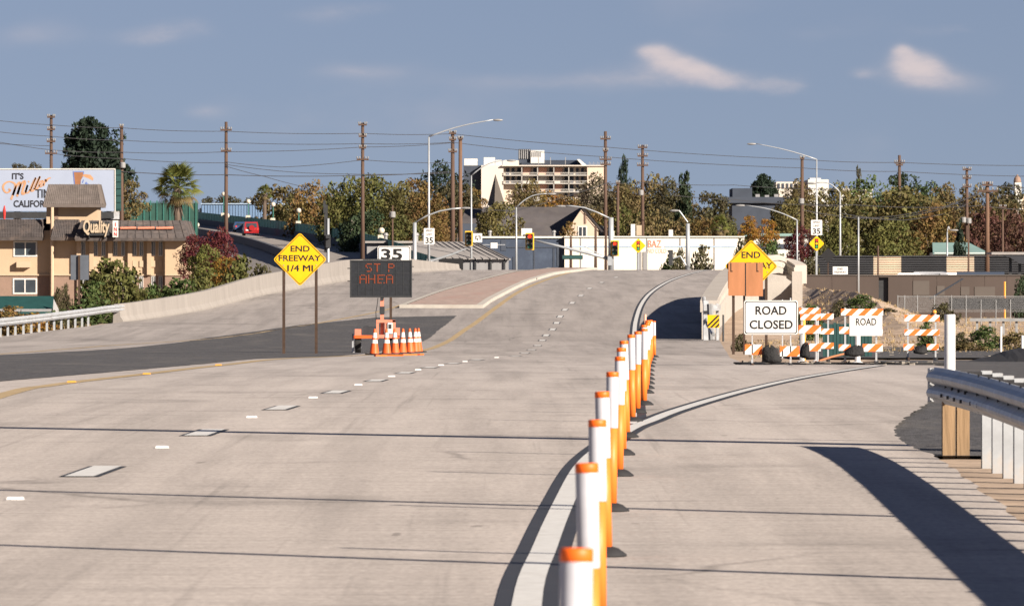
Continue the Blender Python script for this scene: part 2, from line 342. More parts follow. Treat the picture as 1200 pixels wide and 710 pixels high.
def mk(name, mb, mats, parent=None, org=None, smooth=False, label=None, cat=None, group=None, kind=None):
    """one mesh object; the builder's coordinates are world coordinates, unless the parent is a prototype at the origin"""
    o3 = ORG[parent] if parent else Vector(org if org is not None else (0, 0, 0))
    me = bpy.data.meshes.new(name)
    me.from_pydata([(v[0]-o3.x, v[1]-o3.y, v[2]-o3.z) for v in mb.v], [], mb.f)
    if isinstance(mats, str): mats = [mats]
    for m in mats: me.materials.append(MATS[m])
    if len(mats) > 1: me.polygons.foreach_set('material_index', mb.m)
    if smooth: me.polygons.foreach_set('use_smooth', [True]*len(mb.f))
    me.update()
    o = bpy.data.objects.new(name, me); COL.objects.link(o)
    if parent: o.parent = parent
    else: o.location = o3
    ORG[o] = o3
    return tag(o, label, cat, group, kind)
def kids(o): return [c for c in o.children]
def copy_tree(o, parent=None):
    c = o.copy(); COL.objects.link(c)
    if parent: c.parent = parent
    ORG[c] = ORG[o]
    for ch in kids(o): copy_tree(ch, c)
    return c
def fixmesh(o):     # consistent outward normals
    import bmesh
    bm = bmesh.new(); bm.from_mesh(o.data); bmesh.ops.recalc_face_normals(bm, faces=bm.faces); bm.to_mesh(o.data); bm.free()
_TX = {}
def text_geo(s, bold=.012, shear=0):
    if 'M' in s: bold = 0
    k = (s, bold, shear)
    if k not in _TX:
        cu = bpy.data.curves.new('lettering', 'FONT'); cu.body = s; cu.offset = bold; cu.shear = shear; cu.resolution_u = 3; cu.align_x = 'CENTER'; cu.space_line = .9
        ob = bpy.data.objects.new('lettering', cu); COL.objects.link(ob)
        dg = bpy.context.evaluated_depsgraph_get(); ev = ob.evaluated_get(dg); me = ev.to_mesh()
        v = np.array([p.co[:2] for p in me.vertices]); f = [tuple(p.vertices) for p in me.polygons]
        ev.to_mesh_clear(); bpy.data.objects.remove(ob); bpy.data.curves.remove(cu)
        v = (v-v.min(0))/(v.max(0)-v.min(0)); _TX[k] = (v, f)
    return _TX[k]
def text(parent, s, m, x0, x1, z0, z1, y, bold=.012, shear=0, name='lettering', rot=0):
    v, f = text_geo(s, bold, shear); mb = MB()
    dup = (-.012, 0, .012) if 'M' in s and len(s) > 2 and bold else (0,)
    c = Vector(((x0+x1)/2, 0, (z0+z1)/2)); pts = []
    for a, b in v:
        d = Vector((x0+a*(x1-x0), 0, z0+b*(z1-z0)))-c
        d = Matrix.Rotation(rot, 3, 'Y') @ d; pts.append((c.x+d.x, y, c.z+d.z))
    for j, d in enumerate(dup): mb.add([(q[0]+d*(x1-x0), q[1]-.0006*j, q[2]) for q in pts], f)
    return mk(name, mb, m, parent)
WARM = ['END', 'FREEWAY', '1/4 MI', 'ROAD', 'CLOSED', '35', 'SPEED', 'LIMIT', "IT'S", 'TIME', 'CALIFORNIA', 'BAZ', 'NO COLO', 'INN']
for s in WARM: text_geo(s)
# ------------------------------------------------------------------ row sheets that follow the road
def spans(poly, Y):
    xs = []; n = len(poly)
    for i in range(n):
        (x0, y0), (x1, y1) = poly[i], poly[(i+1) % n]
        if (y0 <= Y) != (y1 <= Y): xs.append(x0+(x1-x0)*(Y-y0)/(y1-y0))
    xs.sort(); return xs
def sheet(poly, off, ncol=1, ybias=0):
    """polygon [(x, y)] in plan laid over the road profile, off metres above it"""
    ys = [p[1] for p in poly]; y0, y1 = min(ys), max(ys)
    rows = sorted(set([y0+1e-4, y1-1e-4]+[v for v in ROWS if y0 < v < y1]+[p[1]+e for p in poly for e in (-1e-3, 1e-3) if y0 < p[1]+e < y1]))
    mb = MB(); prev = None
    for Y in rows:
        xs = spans(poly, Y)
        if len(xs) < 2: prev = None; continue
        a, b = xs[0], xs[-1]; cur = [(a+(b-a)*i/ncol, Y, zr(Y)+off) for i in range(ncol+1)]
        if prev:
            for i in range(ncol): mb.quad(prev[i], prev[i+1], cur[i+1], cur[i])
        prev = cur
    return mb
def densify(path):
    out = [path[0]]
    for a, b in zip(path, path[1:]):
        ts = [0, 1]+[(v-a[1])/(b[1]-a[1]) for v in ROWS if b[1] != a[1] and 0 < (v-a[1])/(b[1]-a[1]) < 1]
        for t in sorted(set(ts))[1:]: out.append((a[0]+(b[0]-a[0])*t, a[1]+(b[1]-a[1])*t))
    return out
def smoothpath(path, n=6):
    p = [Vector((a[0], a[1], 0)) for a in path]; out = []
    for i in range(len(p)-1):
        a, b, c, d = p[max(i-1, 0)], p[i], p[i+1], p[min(i+2, len(p)-1)]
        for k in range(n):
            t = k/n; out.append(.5*((2*b)+(-a+c)*t+(2*a-5*b+4*c-d)*t*t+(-a+3*b-3*c+d)*t**3))
    out.append(p[-1]); return [(v.x, v.y) for v in out]
def ribbon(path, w0, w1, off):
    """strip between lateral offsets w0 and w1 of a plan path, laid on the road"""
    path = densify(path); mb = MB(); prev = None
    for i, p in enumerate(path):
        a, b = path[max(i-1, 0)], path[min(i+1, len(path)-1)]
        t = Vector((b[0]-a[0], b[1]-a[1], 0)).normalized(); nrm = Vector((t.y, -t.x, 0))
        def q(wd):
            v = Vector((p[0], p[1], 0))+nrm*wd; return (v.x, v.y, zr(v.y)+off)
        cur = (q(w0), q(w1))
        if prev: mb.quad(prev[0], prev[1], cur[1], cur[0])
        prev = cur
    return mb
def gp(pts): return [tuple(G(*p)[:2]) for p in pts]
# ================================================================== SETTING
def clip(poly, x0, x1, z0, z1):
    for ax, v, sg in ((0, x0, 1), (0, x1, -1), (1, z0, 1), (1, z1, -1)):
        out = []
        for i in range(len(poly)):
            p, q = poly[i-1], poly[i]; dp, dq = (p[ax]-v)*sg, (q[ax]-v)*sg
            if (dp >= 0) != (dq >= 0):
                t = dp/(dp-dq); out.append((p[0]+(q[0]-p[0])*t, p[1]+(q[1]-p[1])*t))
            if dq >= 0: out.append(q)
        poly = out
        if not poly: return []
    return poly
def sstep(t): t = min(1, max(0, t)); return t*t*(3-2*t)
def ragged(poly, amp, step=1.2, seed=4, closed=True):
    g = random.Random(seed); out = []; n = len(poly)
    for i in range(n if closed else n-1):
        a, b = poly[i], poly[(i+1) % n]; L_ = math.hypot(b[0]-a[0], b[1]-a[1]); k = max(1, min(60, int(L_/step)))
        for j in range(k): out.append((a[0]+(b[0]-a[0])*j/k+g.uniform(-amp, amp)*(j > 0), a[1]+(b[1]-a[1])*j/k))
    return out
wall_base = gp([(144, 377), (171, 374), (240, 363), (300, 348), (360, 337), (409, 329), (482, 319.5)])+[(-3.6, 545)]
para_base = gp([(843, 397), (850, 375), (865, 352), (885, 335), (910, 322)])+[(19.5, 535)]
right_edge = [(3.35, -60), (3.2, 40)]+gp([(1200, 612), (1165, 585), (1130, 560), (1112, 545), (1095, 533), (1070, 525), (1055, 515), (1047, 503), (1058, 492), (1075, 480), (1100, 462)])+[(8.6, 150), (8.6, 157), (4.9, 161), (5.4, 190), (6.3, 225), (7.2, 262)]+para_base
left_edge = [(-28, -60), (-28, 270), (-21.5, 292)]+wall_base
right_edge = right_edge[:2]+ragged(right_edge[2:13], .03, .5, 4, False)+right_edge[12:]
road_poly = right_edge+[(24, 600), (26, 650), (-2, 650), (-2.5, 600)]+left_edge[::-1]
mk('concrete_road', sheet(road_poly, 0, 24), 'concrete', kind='structure')
def road_x(Y):
    xs = spans(road_poly, min(max(Y, -59), 649)); return xs[0], xs[-1]
np.random.seed(3)
_ph = np.random.rand(12, 4)
def lump(x, y, s):
    return sum(math.sin(x*s*(.6+a*1.4)+b*6.3)*math.sin(y*s*.45*(.6+c*1.4)+d*6.3) for a, b, c, d in _ph)/5
def T(x, Y):
    a, b = road_x(Y); zz = zr(Y)
    if Y > 600: zz = zz*(1-sstep((Y-600)/60))-1.6*sstep((Y-600)/60)
    rz = zz-.07
    if x < a-.6:
        return rz+(-1.65-rz)*sstep((a-.6-x)/(4 if Y > 285 else 14))
    if x > b+.4:
        B = zr(Y)-.07 if Y < 292 else -1.26
        if Y > 430: B = -1.26-.4*sstep((Y-430)/60)
        d = x-b-.4
        m = 0
        if Y > 285:
            m = np.interp(x, [11, 13.2, 16.2, 20.5, 22], [0, 0, .80, 0, 0])*2.15*sstep((Y-290)/75)*(1-sstep((Y-425)/40))
        if Y > 205 and x > 6: m += .10*lump(x, Y, 1.1)*sstep((Y-205)/30)*(1-sstep((Y-520)/60))*sstep((d-.5)/2)
        if 60 < Y <= 205: m += .012*lump(x, Y, 3)
        k = sstep(d/(1.5 if Y < 292 else 3))
        if Y < 292: k = 1
        far = sstep((x-40)/60); v = rz*(1-k)+B*k+m
        return v*(1-far)-1.65*far
    return rz
def ground():
    xs = [-5000, -2500, -1200, -600, -300, -160, -100, -70, -50, -42, -36]+[i for i in range(-32, 0, 2)]+[i*.6 for i in range(0, 46)]+[28.5, 30, 33, 37, 42, 50, 70, 100, 160, 300, 600, 1200, 2500, 5000]
    ys = list(ROWS[::2])+[1000, 1200, 1600, 2400, 4000, 8000]
    ys = sorted(set([-600, -200]+ys+[y for y in ROWS if y < 560]))
    mb = MB(); n = len(xs)
    mb.v = [(x, y, T(x, y)) for y in ys for x in xs]
    for j in range(len(ys)-1):
        for i in range(n-1):
            a = j*n+i; mb.f.append((a, a+1, a+n+1, a+n)); mb.m.append(0)
    return mb
mk('ground', ground(), 'dirt', kind='structure')
# asphalt: the wedge in the median, the shoulder on the right, the lane behind the barricades
mk('asphalt_median', sheet(ragged(gp([(-420, 500), (0, 447), (120, 437), (200, 430), (300, 420.5), (400, 417), (440, 412.6), (495, 400), (515, 386), (535, 370), (440, 372), (350, 381), (240, 396), (100, 411), (0, 416), (-300, 440)]), .035), .006), 'asphalt', kind='structure')
mk('asphalt_shoulder', sheet([(3.3, 66.8)]+[(p[0]-.3, p[1]) for p in right_edge if 67 < p[1] < 101]+[(5.4, 101.8), (8.5, 150), (8.5, 186), (18, 186), (18, 66.8)], -.035), 'asphalt', kind='structure')
mk('asphalt_lane', sheet([(7.2, 196), (8.0, 262), (30, 268), (30, 196)], -.02), 'asphalt', kind='structure')
# raised brick island with its kerb
isl = gp([(468, 360.9), (566, 361.2), (576, 354), (590, 346.5), (605, 338.5), (620, 331.5), (650, 322), (680, 318)])+[(6.2, 556), (2.6, 556)]+gp([(640, 317), (600, 321), (560, 331), (520, 342)])
def inset(poly, d):
    out = []; n = len(poly)
    for i in range(n):
        p0, p, p1 = [Vector((*poly[j % n], 0)) for j in (i-1, i, i+1)]
        a = (p-p0).normalized(); b = (p1-p).normalized()
        n1 = Vector((-a.y, a.x, 0)); n2 = Vector((-b.y, b.x, 0)); m = (n1+n2).normalized(); k = d/max(.35, m.dot(n1))
        q = p+m*k; out.append((q.x, q.y))
    return out
isl_root = thing('median_island', (isl[0][0], isl[0][1], zr(isl[0][1])), 'raised brick paved median island with a pale concrete kerb', 'traffic island')
kb = MB(); ins = inset(isl, .32); n = len(isl)
def zz(p, o): return (p[0], p[1], zr(p[1])+o)
for i in range(n):
    A = densify([isl[i], isl[(i+1) % n]]); Bn = [(ins[i][0]+(ins[(i+1) % n][0]-ins[i][0])*k/(len(A)-1), ins[i][1]+(ins[(i+1) % n][1]-ins[i][1])*k/(len(A)-1)) for k in range(len(A))]
    for k in range(len(A)-1):
        kb.quad(zz(A[k], -.05), zz(A[k+1], -.05), zz(A[k+1], .16), zz(A[k], .16)); kb.quad(zz(A[k], .16), zz(A[k+1], .16), zz(Bn[k+1], .17), zz(Bn[k], .17))
mk('kerb', kb, 'kerb_concrete', isl_root)
mk('brick_paving', sheet(ins, .155, 3), 'brick', isl_root)
mk('kerb_drain', MB().cbox(G(628, 328.5)+Vector((.02, 0, .1)), (.12, .8, .1)), 'dark_steel', isl_root)
# painted lines
def marking(name, path, w0, w1, off, m): return mk(name, ribbon(path, w0, w1, off), m, kind='structure')
edge_a = smoothpath([(.02, -10), (.03, 20)]+gp([(618, 710), (640, 640), (661, 590), (684, 546), (711, 521), (740, 502), (763, 493), (800, 479), (880, 456), (950, 441), (1030, 428.5)]))
marking('edge_line_border', edge_a, -.155, .15, .004, 'paint_black'); marking('edge_line', edge_a, -.075, .068, .008, 'paint_white')
marking('edge_line_ghost', [q for q in edge_a if q[1] < 60], .2, .225, .006, 'paint_white')
edge_b = smoothpath(gp([(737, 497), (738, 470), (741, 445), (743, 420), (743.5, 400), (743.5, 388), (745.5, 374), (752, 356), (765, 341), (785, 329), (808, 321)])+[(14.2, 552)])
marking('lane_edge_border', edge_b, -.19, .19, .004, 'paint_black'); marking('lane_edge_line', edge_b, -.085, .085, .008, 'paint_white')
yel = smoothpath([(-5.2, 40)]+gp([(0, 464), (60, 451.5), (160, 439.5), (250, 429), (330, 420.5), (420, 416.5), (490, 411.5), (530, 397), (560, 376.5), (590, 354), (620, 336), (660, 321.5)])+[(5, 545)])
marking('yellow_line', yel, -.13, .13, .006, 'paint_yellow')
yel2 = smoothpath(gp([(-60, 419), (120, 405.5), (300, 390.5), (380, 377.5), (440, 366), (470, 357.5), (520, 341), (560, 330), (600, 320.3)]))
marking('opposing_yellow_line', yel2, -.1, .1, .006, 'paint_yellow')
# dashed lane line: each dash a painted strip with black contrast edges
dash = [(110, 552.5), (240, 507), (330, 478), (394, 459.5), (441, 446), (475, 437), (504, 430.7), (531, 426), (559, 421.8), (604, 417.3)]
far_d = [(615, 413.8), (623, 410), (630, 405), (635.5, 399), (640, 393), (647.7, 386), (652.3, 378.5), (656.3, 371), (662, 363), (670.5, 355), (680.7, 346.4), (690.8, 338), (705, 331), (722, 325)]
C = gp(dash); CF = gp(far_d); mb = MB().mat(0)
alld = C+CF
for i, p in enumerate(alld):
    q0 = alld[max(i-1, 0)]; q1 = alld[min(i+1, len(alld)-1)]; t = Vector((q1[0]-q0[0], q1[1]-q0[1])).normalized()
    hl = 1.55 if i < len(C) else 2.0; pa = [(p[0]-t.x*hl, p[1]-t.y*hl), (p[0]+t.x*hl, p[1]+t.y*hl)]
    for a, b, o, mm in ((-.155, .155, .004, 'paint_black'), (-.112, .112, .008, 'paint_white')):
        r_ = ribbon(pa, a, b, o); mb.mat(0 if mm == 'paint_black' else 1).add(r_.v, r_.f)
mk('lane_dashes', mb, ['paint_black', 'paint_white'], kind='structure')
# raised reflective markers
mkr = MB().cbox((0, 0, .013), (.115, .1, .006)); mkr.add([(-.06, -.055, 0), (.06, -.055, 0), (.06, .055, 0), (-.06, .055, 0), (-.05, -.035, .02), (.05, -.035, .02), (.05, .035, .02), (-.05, .035, .02)], [(4, 5, 6, 7), (0, 1, 5, 4), (1, 2, 6, 5), (2, 3, 7, 6), (3, 0, 4, 7)])
mw = mk('pavement_marker', mkr, 'white_plastic')
mpos = gp([(18, 585.5), (190, 525), (295, 489.5), (367, 466.5), (420, 451.5), (459, 441.5), (490, 433.7), (517, 428.2), (545, 424), (582, 419.3)])
ordw = 'nearest second third fourth fifth sixth seventh eighth ninth tenth eleventh twelfth thirteenth fourteenth fifteenth sixteenth seventeenth eighteenth nineteenth twentieth'.split()
for i, p in enumerate(mpos):
    o = mw if i == 0 else copy_tree(mw); o.location = (p[0], p[1], zr(p[1])+.002)
    tag(o, f'small white raised marker between lane dashes, {ordw[i]} {"to the camera" if i == 0 else "from the camera"}', 'road marker', 'white raised markers along the dashed lane line')
my = mk('pavement_marker', mkr, 'marker_amber')
for i, p in enumerate(gp([(84, 448.5), (172, 439), (256, 428.5)])):
    o = my if i == 0 else copy_tree(my); o.location = (p[0], p[1], zr(p[1])+.008); o.scale = (1.1, 1.8, 1.2)
    tag(o, f'amber raised marker on the yellow edge line, {["leftmost", "middle", "rightmost"][i]} of three', 'road marker', 'amber raised markers on the yellow line')
# ------------------------------------------------------------------ barriers
def sweep(path, sec, hs=None, base=lambda p: zr(p[1]), cap=True):
    """cross-section [(lateral to the right, z)] swept along a plan path; hs scales z by position"""
    mb = MB(); n = len(sec); L = len(path)
    for i, p in enumerate(path):
        a, b = path[max(i-1, 0)], path[min(i+1, L-1)]; t = Vector((b[0]-a[0], b[1]-a[1], 0)).normalized(); nr = Vector((t.y, -t.x, 0))
        h = 1 if hs is None else hs(i/(L-1)) if callable(hs) else hs[i]
        for u, z in sec: mb.v.append((p[0]+nr.x*u, p[1]+nr.y*u, base(p)+z*h))
    for i in range(L-1):
        for k in range(n):
            k2 = (k+1) % n; mb.f.append((i*n+k, i*n+k2, (i+1)*n+k2, (i+1)*n+k)); mb.m.append(mb.cur)
    if cap:
        mb.f.append(tuple(range(n))[::-1]); mb.m.append(mb.cur); mb.f.append(tuple(range((L-1)*n, L*n))); mb.m.append(mb.cur)
    return mb
wp = densify(smoothpath(wall_base, 5))
wl = thing('concrete_barrier', (*wp[0], zr(wp[0][1])), 'long pale concrete barrier wall along the left carriageway', 'barrier')
wh = lambda p: float(np.interp(p[1], [330, 343, 365, 395, 430, 461, 500, 515, 545], [.76, .80, .86, 1.02, 1.14, 1.24, 1.0, .95, .42]))
sec = [(.0, -.3), (.0, .08), (-.12, .3), (-.17, 1), (-.40, 1), (-.46, -.3)]
o = mk('barrier_wall', sweep([list(q) for q in wp], sec, [wh(q) for q in wp]), 'wall_concrete', wl); fixmesh(o)
# right-hand bridge parapet: an arched cap beam over a wall that sweeps round to the right
pr = [P(831.5, 352, 296), P(840, 336, 318), P(851, 321, 342), P(865, 309, 366), P(884, 301, 384), P(905, 298.5, 390), P(924, 303, 391), P(938, 311, 390)]
pp = smoothpath([(v.x, v.y) for v in pr], 5); tops = [float(v) for v in np.interp(np.arange(len(pp))/5, np.arange(len(pr)), [v.z for v in pr])]
par = thing('bridge_parapet', (pp[0][0], pp[0][1], -1.2), 'pale concrete bridge parapet with arched cap and curved end beside the road', 'parapet')
def beamsweep(path, top, sec):
    mb = MB(); n = len(sec); L = len(path)
    for i, p in enumerate(path):
        a, b = path[max(i-1, 0)], path[min(i+1, L-1)]; t = Vector((b[0]-a[0], b[1]-a[1], 0)).normalized(); nr = Vector((t.y, -t.x, 0))
        for u, z in sec: mb.v.append((p[0]+nr.x*u, p[1]+nr.y*u, top[i]+z if z > -50 else -1.6))
    for i in range(L-1):
        for k in range(n):
            k2 = (k+1) % n; mb.f.append((i*n+k, i*n+k2, (i+1)*n+k2, (i+1)*n+k)); mb.m.append(0)
    mb.f.append(tuple(range(n))[::-1]); mb.f.append(tuple(range((L-1)*n, L*n))); mb.m += [0, 0]
    return mb
bt = [min(.92, .45+.5*i/12) for i in range(len(pp))]
def bs(sec): 
    mb = MB(); n = len(sec); L = len(pp)
    for i, p in enumerate(pp):
        a, b = pp[max(i-1, 0)], pp[min(i+1, L-1)]; t = Vector((b[0]-a[0], b[1]-a[1], 0)).normalized(); nr = Vector((t.y, -t.x, 0))
        for u, z in sec: mb.v.append((p[0]+nr.x*u, p[1]+nr.y*u, tops[i]+z*bt[i]))
    for i in range(L-1):
        for k in range(n):
            k2 = (k+1) % n; mb.f.append((i*n+k, i*n+k2, (i+1)*n+k2, (i+1)*n+k)); mb.m.append(0)
    mb.f.append(tuple(range(n))[::-1]); mb.f.append(tuple(range((L-1)*n, L*n))); mb.m += [0, 0]
    return mb
o = mk('cap_beam', bs([(-.36, -1), (-.36, 0), (.30, 0), (.30, -.1), (.36, -.14), (.36, -.3), (.29, -.34), (.29, -.72), (.36, -.76), (.36, -1)]), 'parapet_concrete', par); fixmesh(o)
o = mk('parapet_wall', beamsweep(pp[:22], [t-b+.02 for t, b in zip(tops, bt)], [(-.3, -99), (-.3, 0), (.05, 0), (.05, -99)]), 'parapet_concrete', par); fixmesh(o)
orn = MB()
for i in range(len(pp)-1):
    for k in range(3):
        f = (k+.5)/3; x = pp[i][0]+(pp[i+1][0]-pp[i][0])*f; y = pp[i][1]+(pp[i+1][1]-pp[i][1])*f; t = Vector((pp[i+1][0]-pp[i][0], pp[i+1][1]-pp[i][1], 0)).normalized(); nr = Vector((t.y, -t.x, 0))
        z = tops[i]+(tops[i+1]-tops[i])*f-.53*bt[i]
        orn.cbox((x+nr.x*.3, y+nr.y*.3, z), (.45 if i < 18 else .16, .05, .22), math.atan2(t.y, t.x))
mk('ornament_band', orn, 'kerb_concrete', par, kind='stuff')
rw = MB().plate([(X(903, 392.5), -1.6), (X(903, 392.5), Z(352, 392)), (X(914, 392.5), Z(344, 392)), (X(936, 392.5), Z(322, 392)), (X(938.5, 392.5), Z(312, 392)), (X(938.5, 392.5), -1.6)], 390.6, 391.6)
rw.box(X(927, 391), X(938.8, 391), 389.5, 390.6, -1.6, Z(318, 391))
mk('end_wall', rw, 'parapet_concrete', par)
mk('recess_back', MB().box(X(878, 396), X(938, 396), 393.2, 393.6, -1.6, Z(318, 396)), 'parapet_concrete', par)
# steel transition at the near end of the parapet, with its striped object marker
tr = thing('rail_transition', G(833, 397), 'galvanised steel transition fixed to the near end of the bridge parapet', 'guardrail')
mb = MB()
for z0, z1 in ((.25, .5), (.75, 1.05)): mb.tube([P(825, 354, 295)+Vector((0, 0, z1*.15)), P(829, 380, 293)*1, P(836, 392, 290)], .07, 8)
mb.box(X(824, 294), X(830, 294), 293.4, 294.2, zr(294), Z(352, 294)); mb.box(X(839, 294), X(842, 294), 293.4, 294.2, zr(294), Z(356, 294)); mb.box(X(824, 294), X(844, 294), 293.2, 293.5, Z(364, 294), Z(357, 294))
mk('steel_frame', mb, 'galvanised', tr)
mk('transition_post', MB().tube([P(834, 398, 292.8), P(832, 356, 292.8)], .13, 8), 'galv_dull', tr)
om = thing('object_marker', G(836, 395), 'yellow and black diagonally striped hazard marker at the parapet end', 'sign')
om.location.y = 288; om.location.z = zr(288); ORG[om] = Vector(om.location); q = ORG[om]
mk('post', MB().tube([q, q+Vector((0, 0, 1.0))], .04, 6), 'dark_steel', om)
x0, x1, z0, z1 = X(829, 288), X(843, 288), Z(384, 288), Z(369, 288)
mk('plate', MB().box(x0, x1, 287.9, 287.95, z0, z1), 'sign_yellow', om)
mb = MB()
for k in range(4):
    u = x0-.1+k*.18
    pl = clip([(u, z0), (u+.09, z0), (u+.09+(z1-z0), z1), (u+(z1-z0), z1)], x0+.01, x1-.01, z0+.01, z1-.01)
    if len(pl) > 2: mb.poly([(a_, 287.89, b_) for a_, b_ in pl])
mk('stripes', mb, 'sign_black', om)
# ------------------------------------------------------------------ W-beam guardrails
WB = [(0, 0), (.02, .03), (.065, .055), (.075, .085), (.065, .115), (.02, .145), (.0, .155), (.02, .165), (.065, .195), (.075, .225), (.065, .255), (.02, .28), (0, .31)]
def guardrail(label, path, side, zb, posts, first_wood=0, cat='guardrail', flare=0):
    """path in plan; side = +1 when the corrugated face looks to the right of the path"""
    path = densify(path); root = thing('guardrail', (*path[0], zr(path[0][1])), label, cat)
    s = [(side*u, zb+z) for u, z in WB]+[(side*(u-.012), zb+z) for u, z in WB[::-1]]
    o = mk('rail', sweep(path, s), 'galvanised', root, smooth=False)
    proto = bpp = btp = None
    for i, (x, y) in enumerate(posts):
        p = Vector((x-side*.10, y, 0)); g = zr(y)
        if i < first_wood:
            for dx in (-.062, .062):
                o = mk('wooden_post', MB().box(x-side*.13+dx-.055, x-side*.13+dx+.055, y-.09, y+.09, g-.4, g+.55), 'wood', root)
            continue
        if not proto:
            o2 = Vector(ORG[root]); mb = MB(); c = Vector((0, 0, 0))
            mb.box(-.042, .042, -.075, -.062, -.4, .74); mb.box(-.042, .042, .062, .075, -.4, .74); mb.box(-.008, .008, -.062, .062, -.4, .735)
            proto = mk('post', mb, 'post_metal'); bpp = mk('blockout', MB().box(-.06, .06, -.07, .07, .42, .73), 'rubber'); btp = mk('bolt', MB().lathe((0, 0, 0), [(.022, 0), (.018, .012)], 8), 'dark_steel')
            P0 = [proto, bpp, btp]
        for o_, dx, dz in ((proto, -side*.15, 0), (bpp, -side*.055, 0), (btp, side*.01, zb+.155)):
            c = o_.copy(); COL.objects.link(c); c.parent = root; c.location = (x+dx-ORG[root].x, y-ORG[root].y, g+dz-ORG[root].z)
            if o_ is btp: c.rotation_euler = (0, side*R(90), 0)
    for o_ in P0: bpy.data.objects.remove(o_)
    return root
ry = [66.0]+[63.9-1.5*i for i in range(30)]
gr = guardrail('near galvanised W-beam guardrail on close-set steel posts at the right edge', [(3.06, 16), (3.27, 28), (3.48, 40), (3.61, 48), (3.72, 55), (3.78, 60), (3.80, 63), (3.79, 65.5), (3.765, 67.2), (3.735, 67.9)], -1, .41, [(3.74, 67.0)]+[(float(np.interp(y, [16, 28, 40, 48, 55, 60, 64], [3.06, 3.27, 3.48, 3.61, 3.72, 3.78, 3.8])), y) for y in ry[1:]], first_wood=1)
# bolts along the near rail valley
mb = MB()
for i in range(12):
    y = 66.6-.95*i; mb.cbox((3.80 if y < 63 else 3.76, y, .565), (.02, .045, .028)); mb.cbox((3.725 if y < 63 else 3.7, y-.4, .50), (.02, .05, .03))
mk('splice_bolts', mb, 'dark_steel', gr, kind='stuff')
mk('end_shoe', MB().tube([(3.71, 67.95, .42), (3.71, 67.95, .715)], .035, 8), 'galvanised', gr)
lp = gp([(-60, 402), (-20, 397.5), (20, 393), (60, 388), (100, 382.5), (125, 378.5), (144, 376.5)])
guardrail('long galvanised guardrail leading to the left concrete barrier wall', lp, 1, .44, [(float(np.interp(y, [p[1] for p in lp], [p[0] for p in lp])), y) for y in np.arange(lp[0][1]+.5, 330, 2.15)])
fp = [(24.5, 300), (21.5, 262), (20, 258)]
# ------------------------------------------------------------------ delineator posts
def tube_post(): 
    root = thing('delineator_post', (0, 0, 0), '', 'delineator', 'orange and white delineator posts in a row along the edge line')
    r = .0395
    mk('base', MB().lathe((0, 0, 0), [(.12, 0), (.12, .012), (.075, .045), (.045, .055)], 8), 'rubber', root)
    mk('tube', MB().lathe((0, 0, 0), [(r-.002, .05), (r-.001, .56)], 18), 'orange', root, smooth=False)
    mk('sheeting', MB().lathe((0, 0, 0), [(r, .545), (r+.001, .55), (r+.001, .880), (r, .884)], 18), 'sheeting', root)
    mk('cap', MB().lathe((0, 0, 0), [(r, .880), (r+.002, .882), (r+.002, .910), (r-.001, .914), (.01, .915)], 18), 'cap_orange', root)
    for o in kids(root): 
        o.data.polygons.foreach_set('use_smooth', [len(p.vertices) == 4 for p in o.data.polygons])
    return root
dl = tube_post()
dy = [18.8, 27, 34.7, 42.6, 50.4, 58.8, 65.5, 72.5, 80.5, 86, 92]
dx = [.14, .28, .39, .52, .65, .815, .94, 1.08, 1.26, 1.40, 1.58]
dy = dy+[gY(v)-.0 for v in (461, 455.5, 450, 445, 440, 435, 430, 426, 422, 418.5)]
dpx = [None]*11+[760, 761, 761.5, 762, 762, 763, 764, 765.5, 767, 770]
for i, y in enumerate(dy):
    o = dl if i == 0 else copy_tree(dl)
    x = dx[i] if dpx[i] is None else X(dpx[i]-3, y)
    o.location = (x, y, zr(y)+.001); o.rotation_euler = (R(rnd.uniform(-1.5, 1.5)), R(rnd.uniform(-1.6, 1.6)), rnd.uniform(0, 6))
    lab = 'nearest orange and white delineator post, cut off by the bottom of the picture' if i == 0 else f'orange and white flexible delineator post, {ordw[i] if i < 20 else "farthest"} {"in the row counting from the camera" if i < 20 else "and last of the row"}'
    tag(o, lab)
lt = thing('tubular_marker', G(756, 402), 'slim pale orange marker post far up the lane beyond the delineator row', 'delineator')
q = ORG[lt]; mk('tube', MB().tube([q, q+Vector((0, 0, 1.05))], .05, 8), 'letter_pale', lt); mk('base', MB().lathe(q, [(.16, 0), (.16, .04), (.06, .07)], 8), 'rubber', lt)
# tall white tube beside the near guardrail and two thin white posts farther right
def white_post(px, pyt, Y, r, lab):
    b = Vector((X(px, Y), Y, T(X(px, Y), Y))); o = thing('white_marker_post', b, lab, 'marker post', None)
    mk('tube', MB().lathe(b, [(r, 0), (r, Z(pyt, Y)-b.z-.01), (r*.96, Z(pyt, Y)-b.z)], 20), 'white_plastic', o); mk('foot', MB().lathe(b, [(r*1.7, 0), (r*1.7, .02), (r*1.1, .05)], 12), 'rubber', o)
white_post(1113, 368.5, 70.5, .051, 'tall thick white tube post just behind the near guardrail end')
white_post(1173, 382.5, 215, .032, 'thin white marker post beside the green shrub on the right')
white_post(1198, 393, 200, .032, 'thin white marker post at the right edge of the picture')
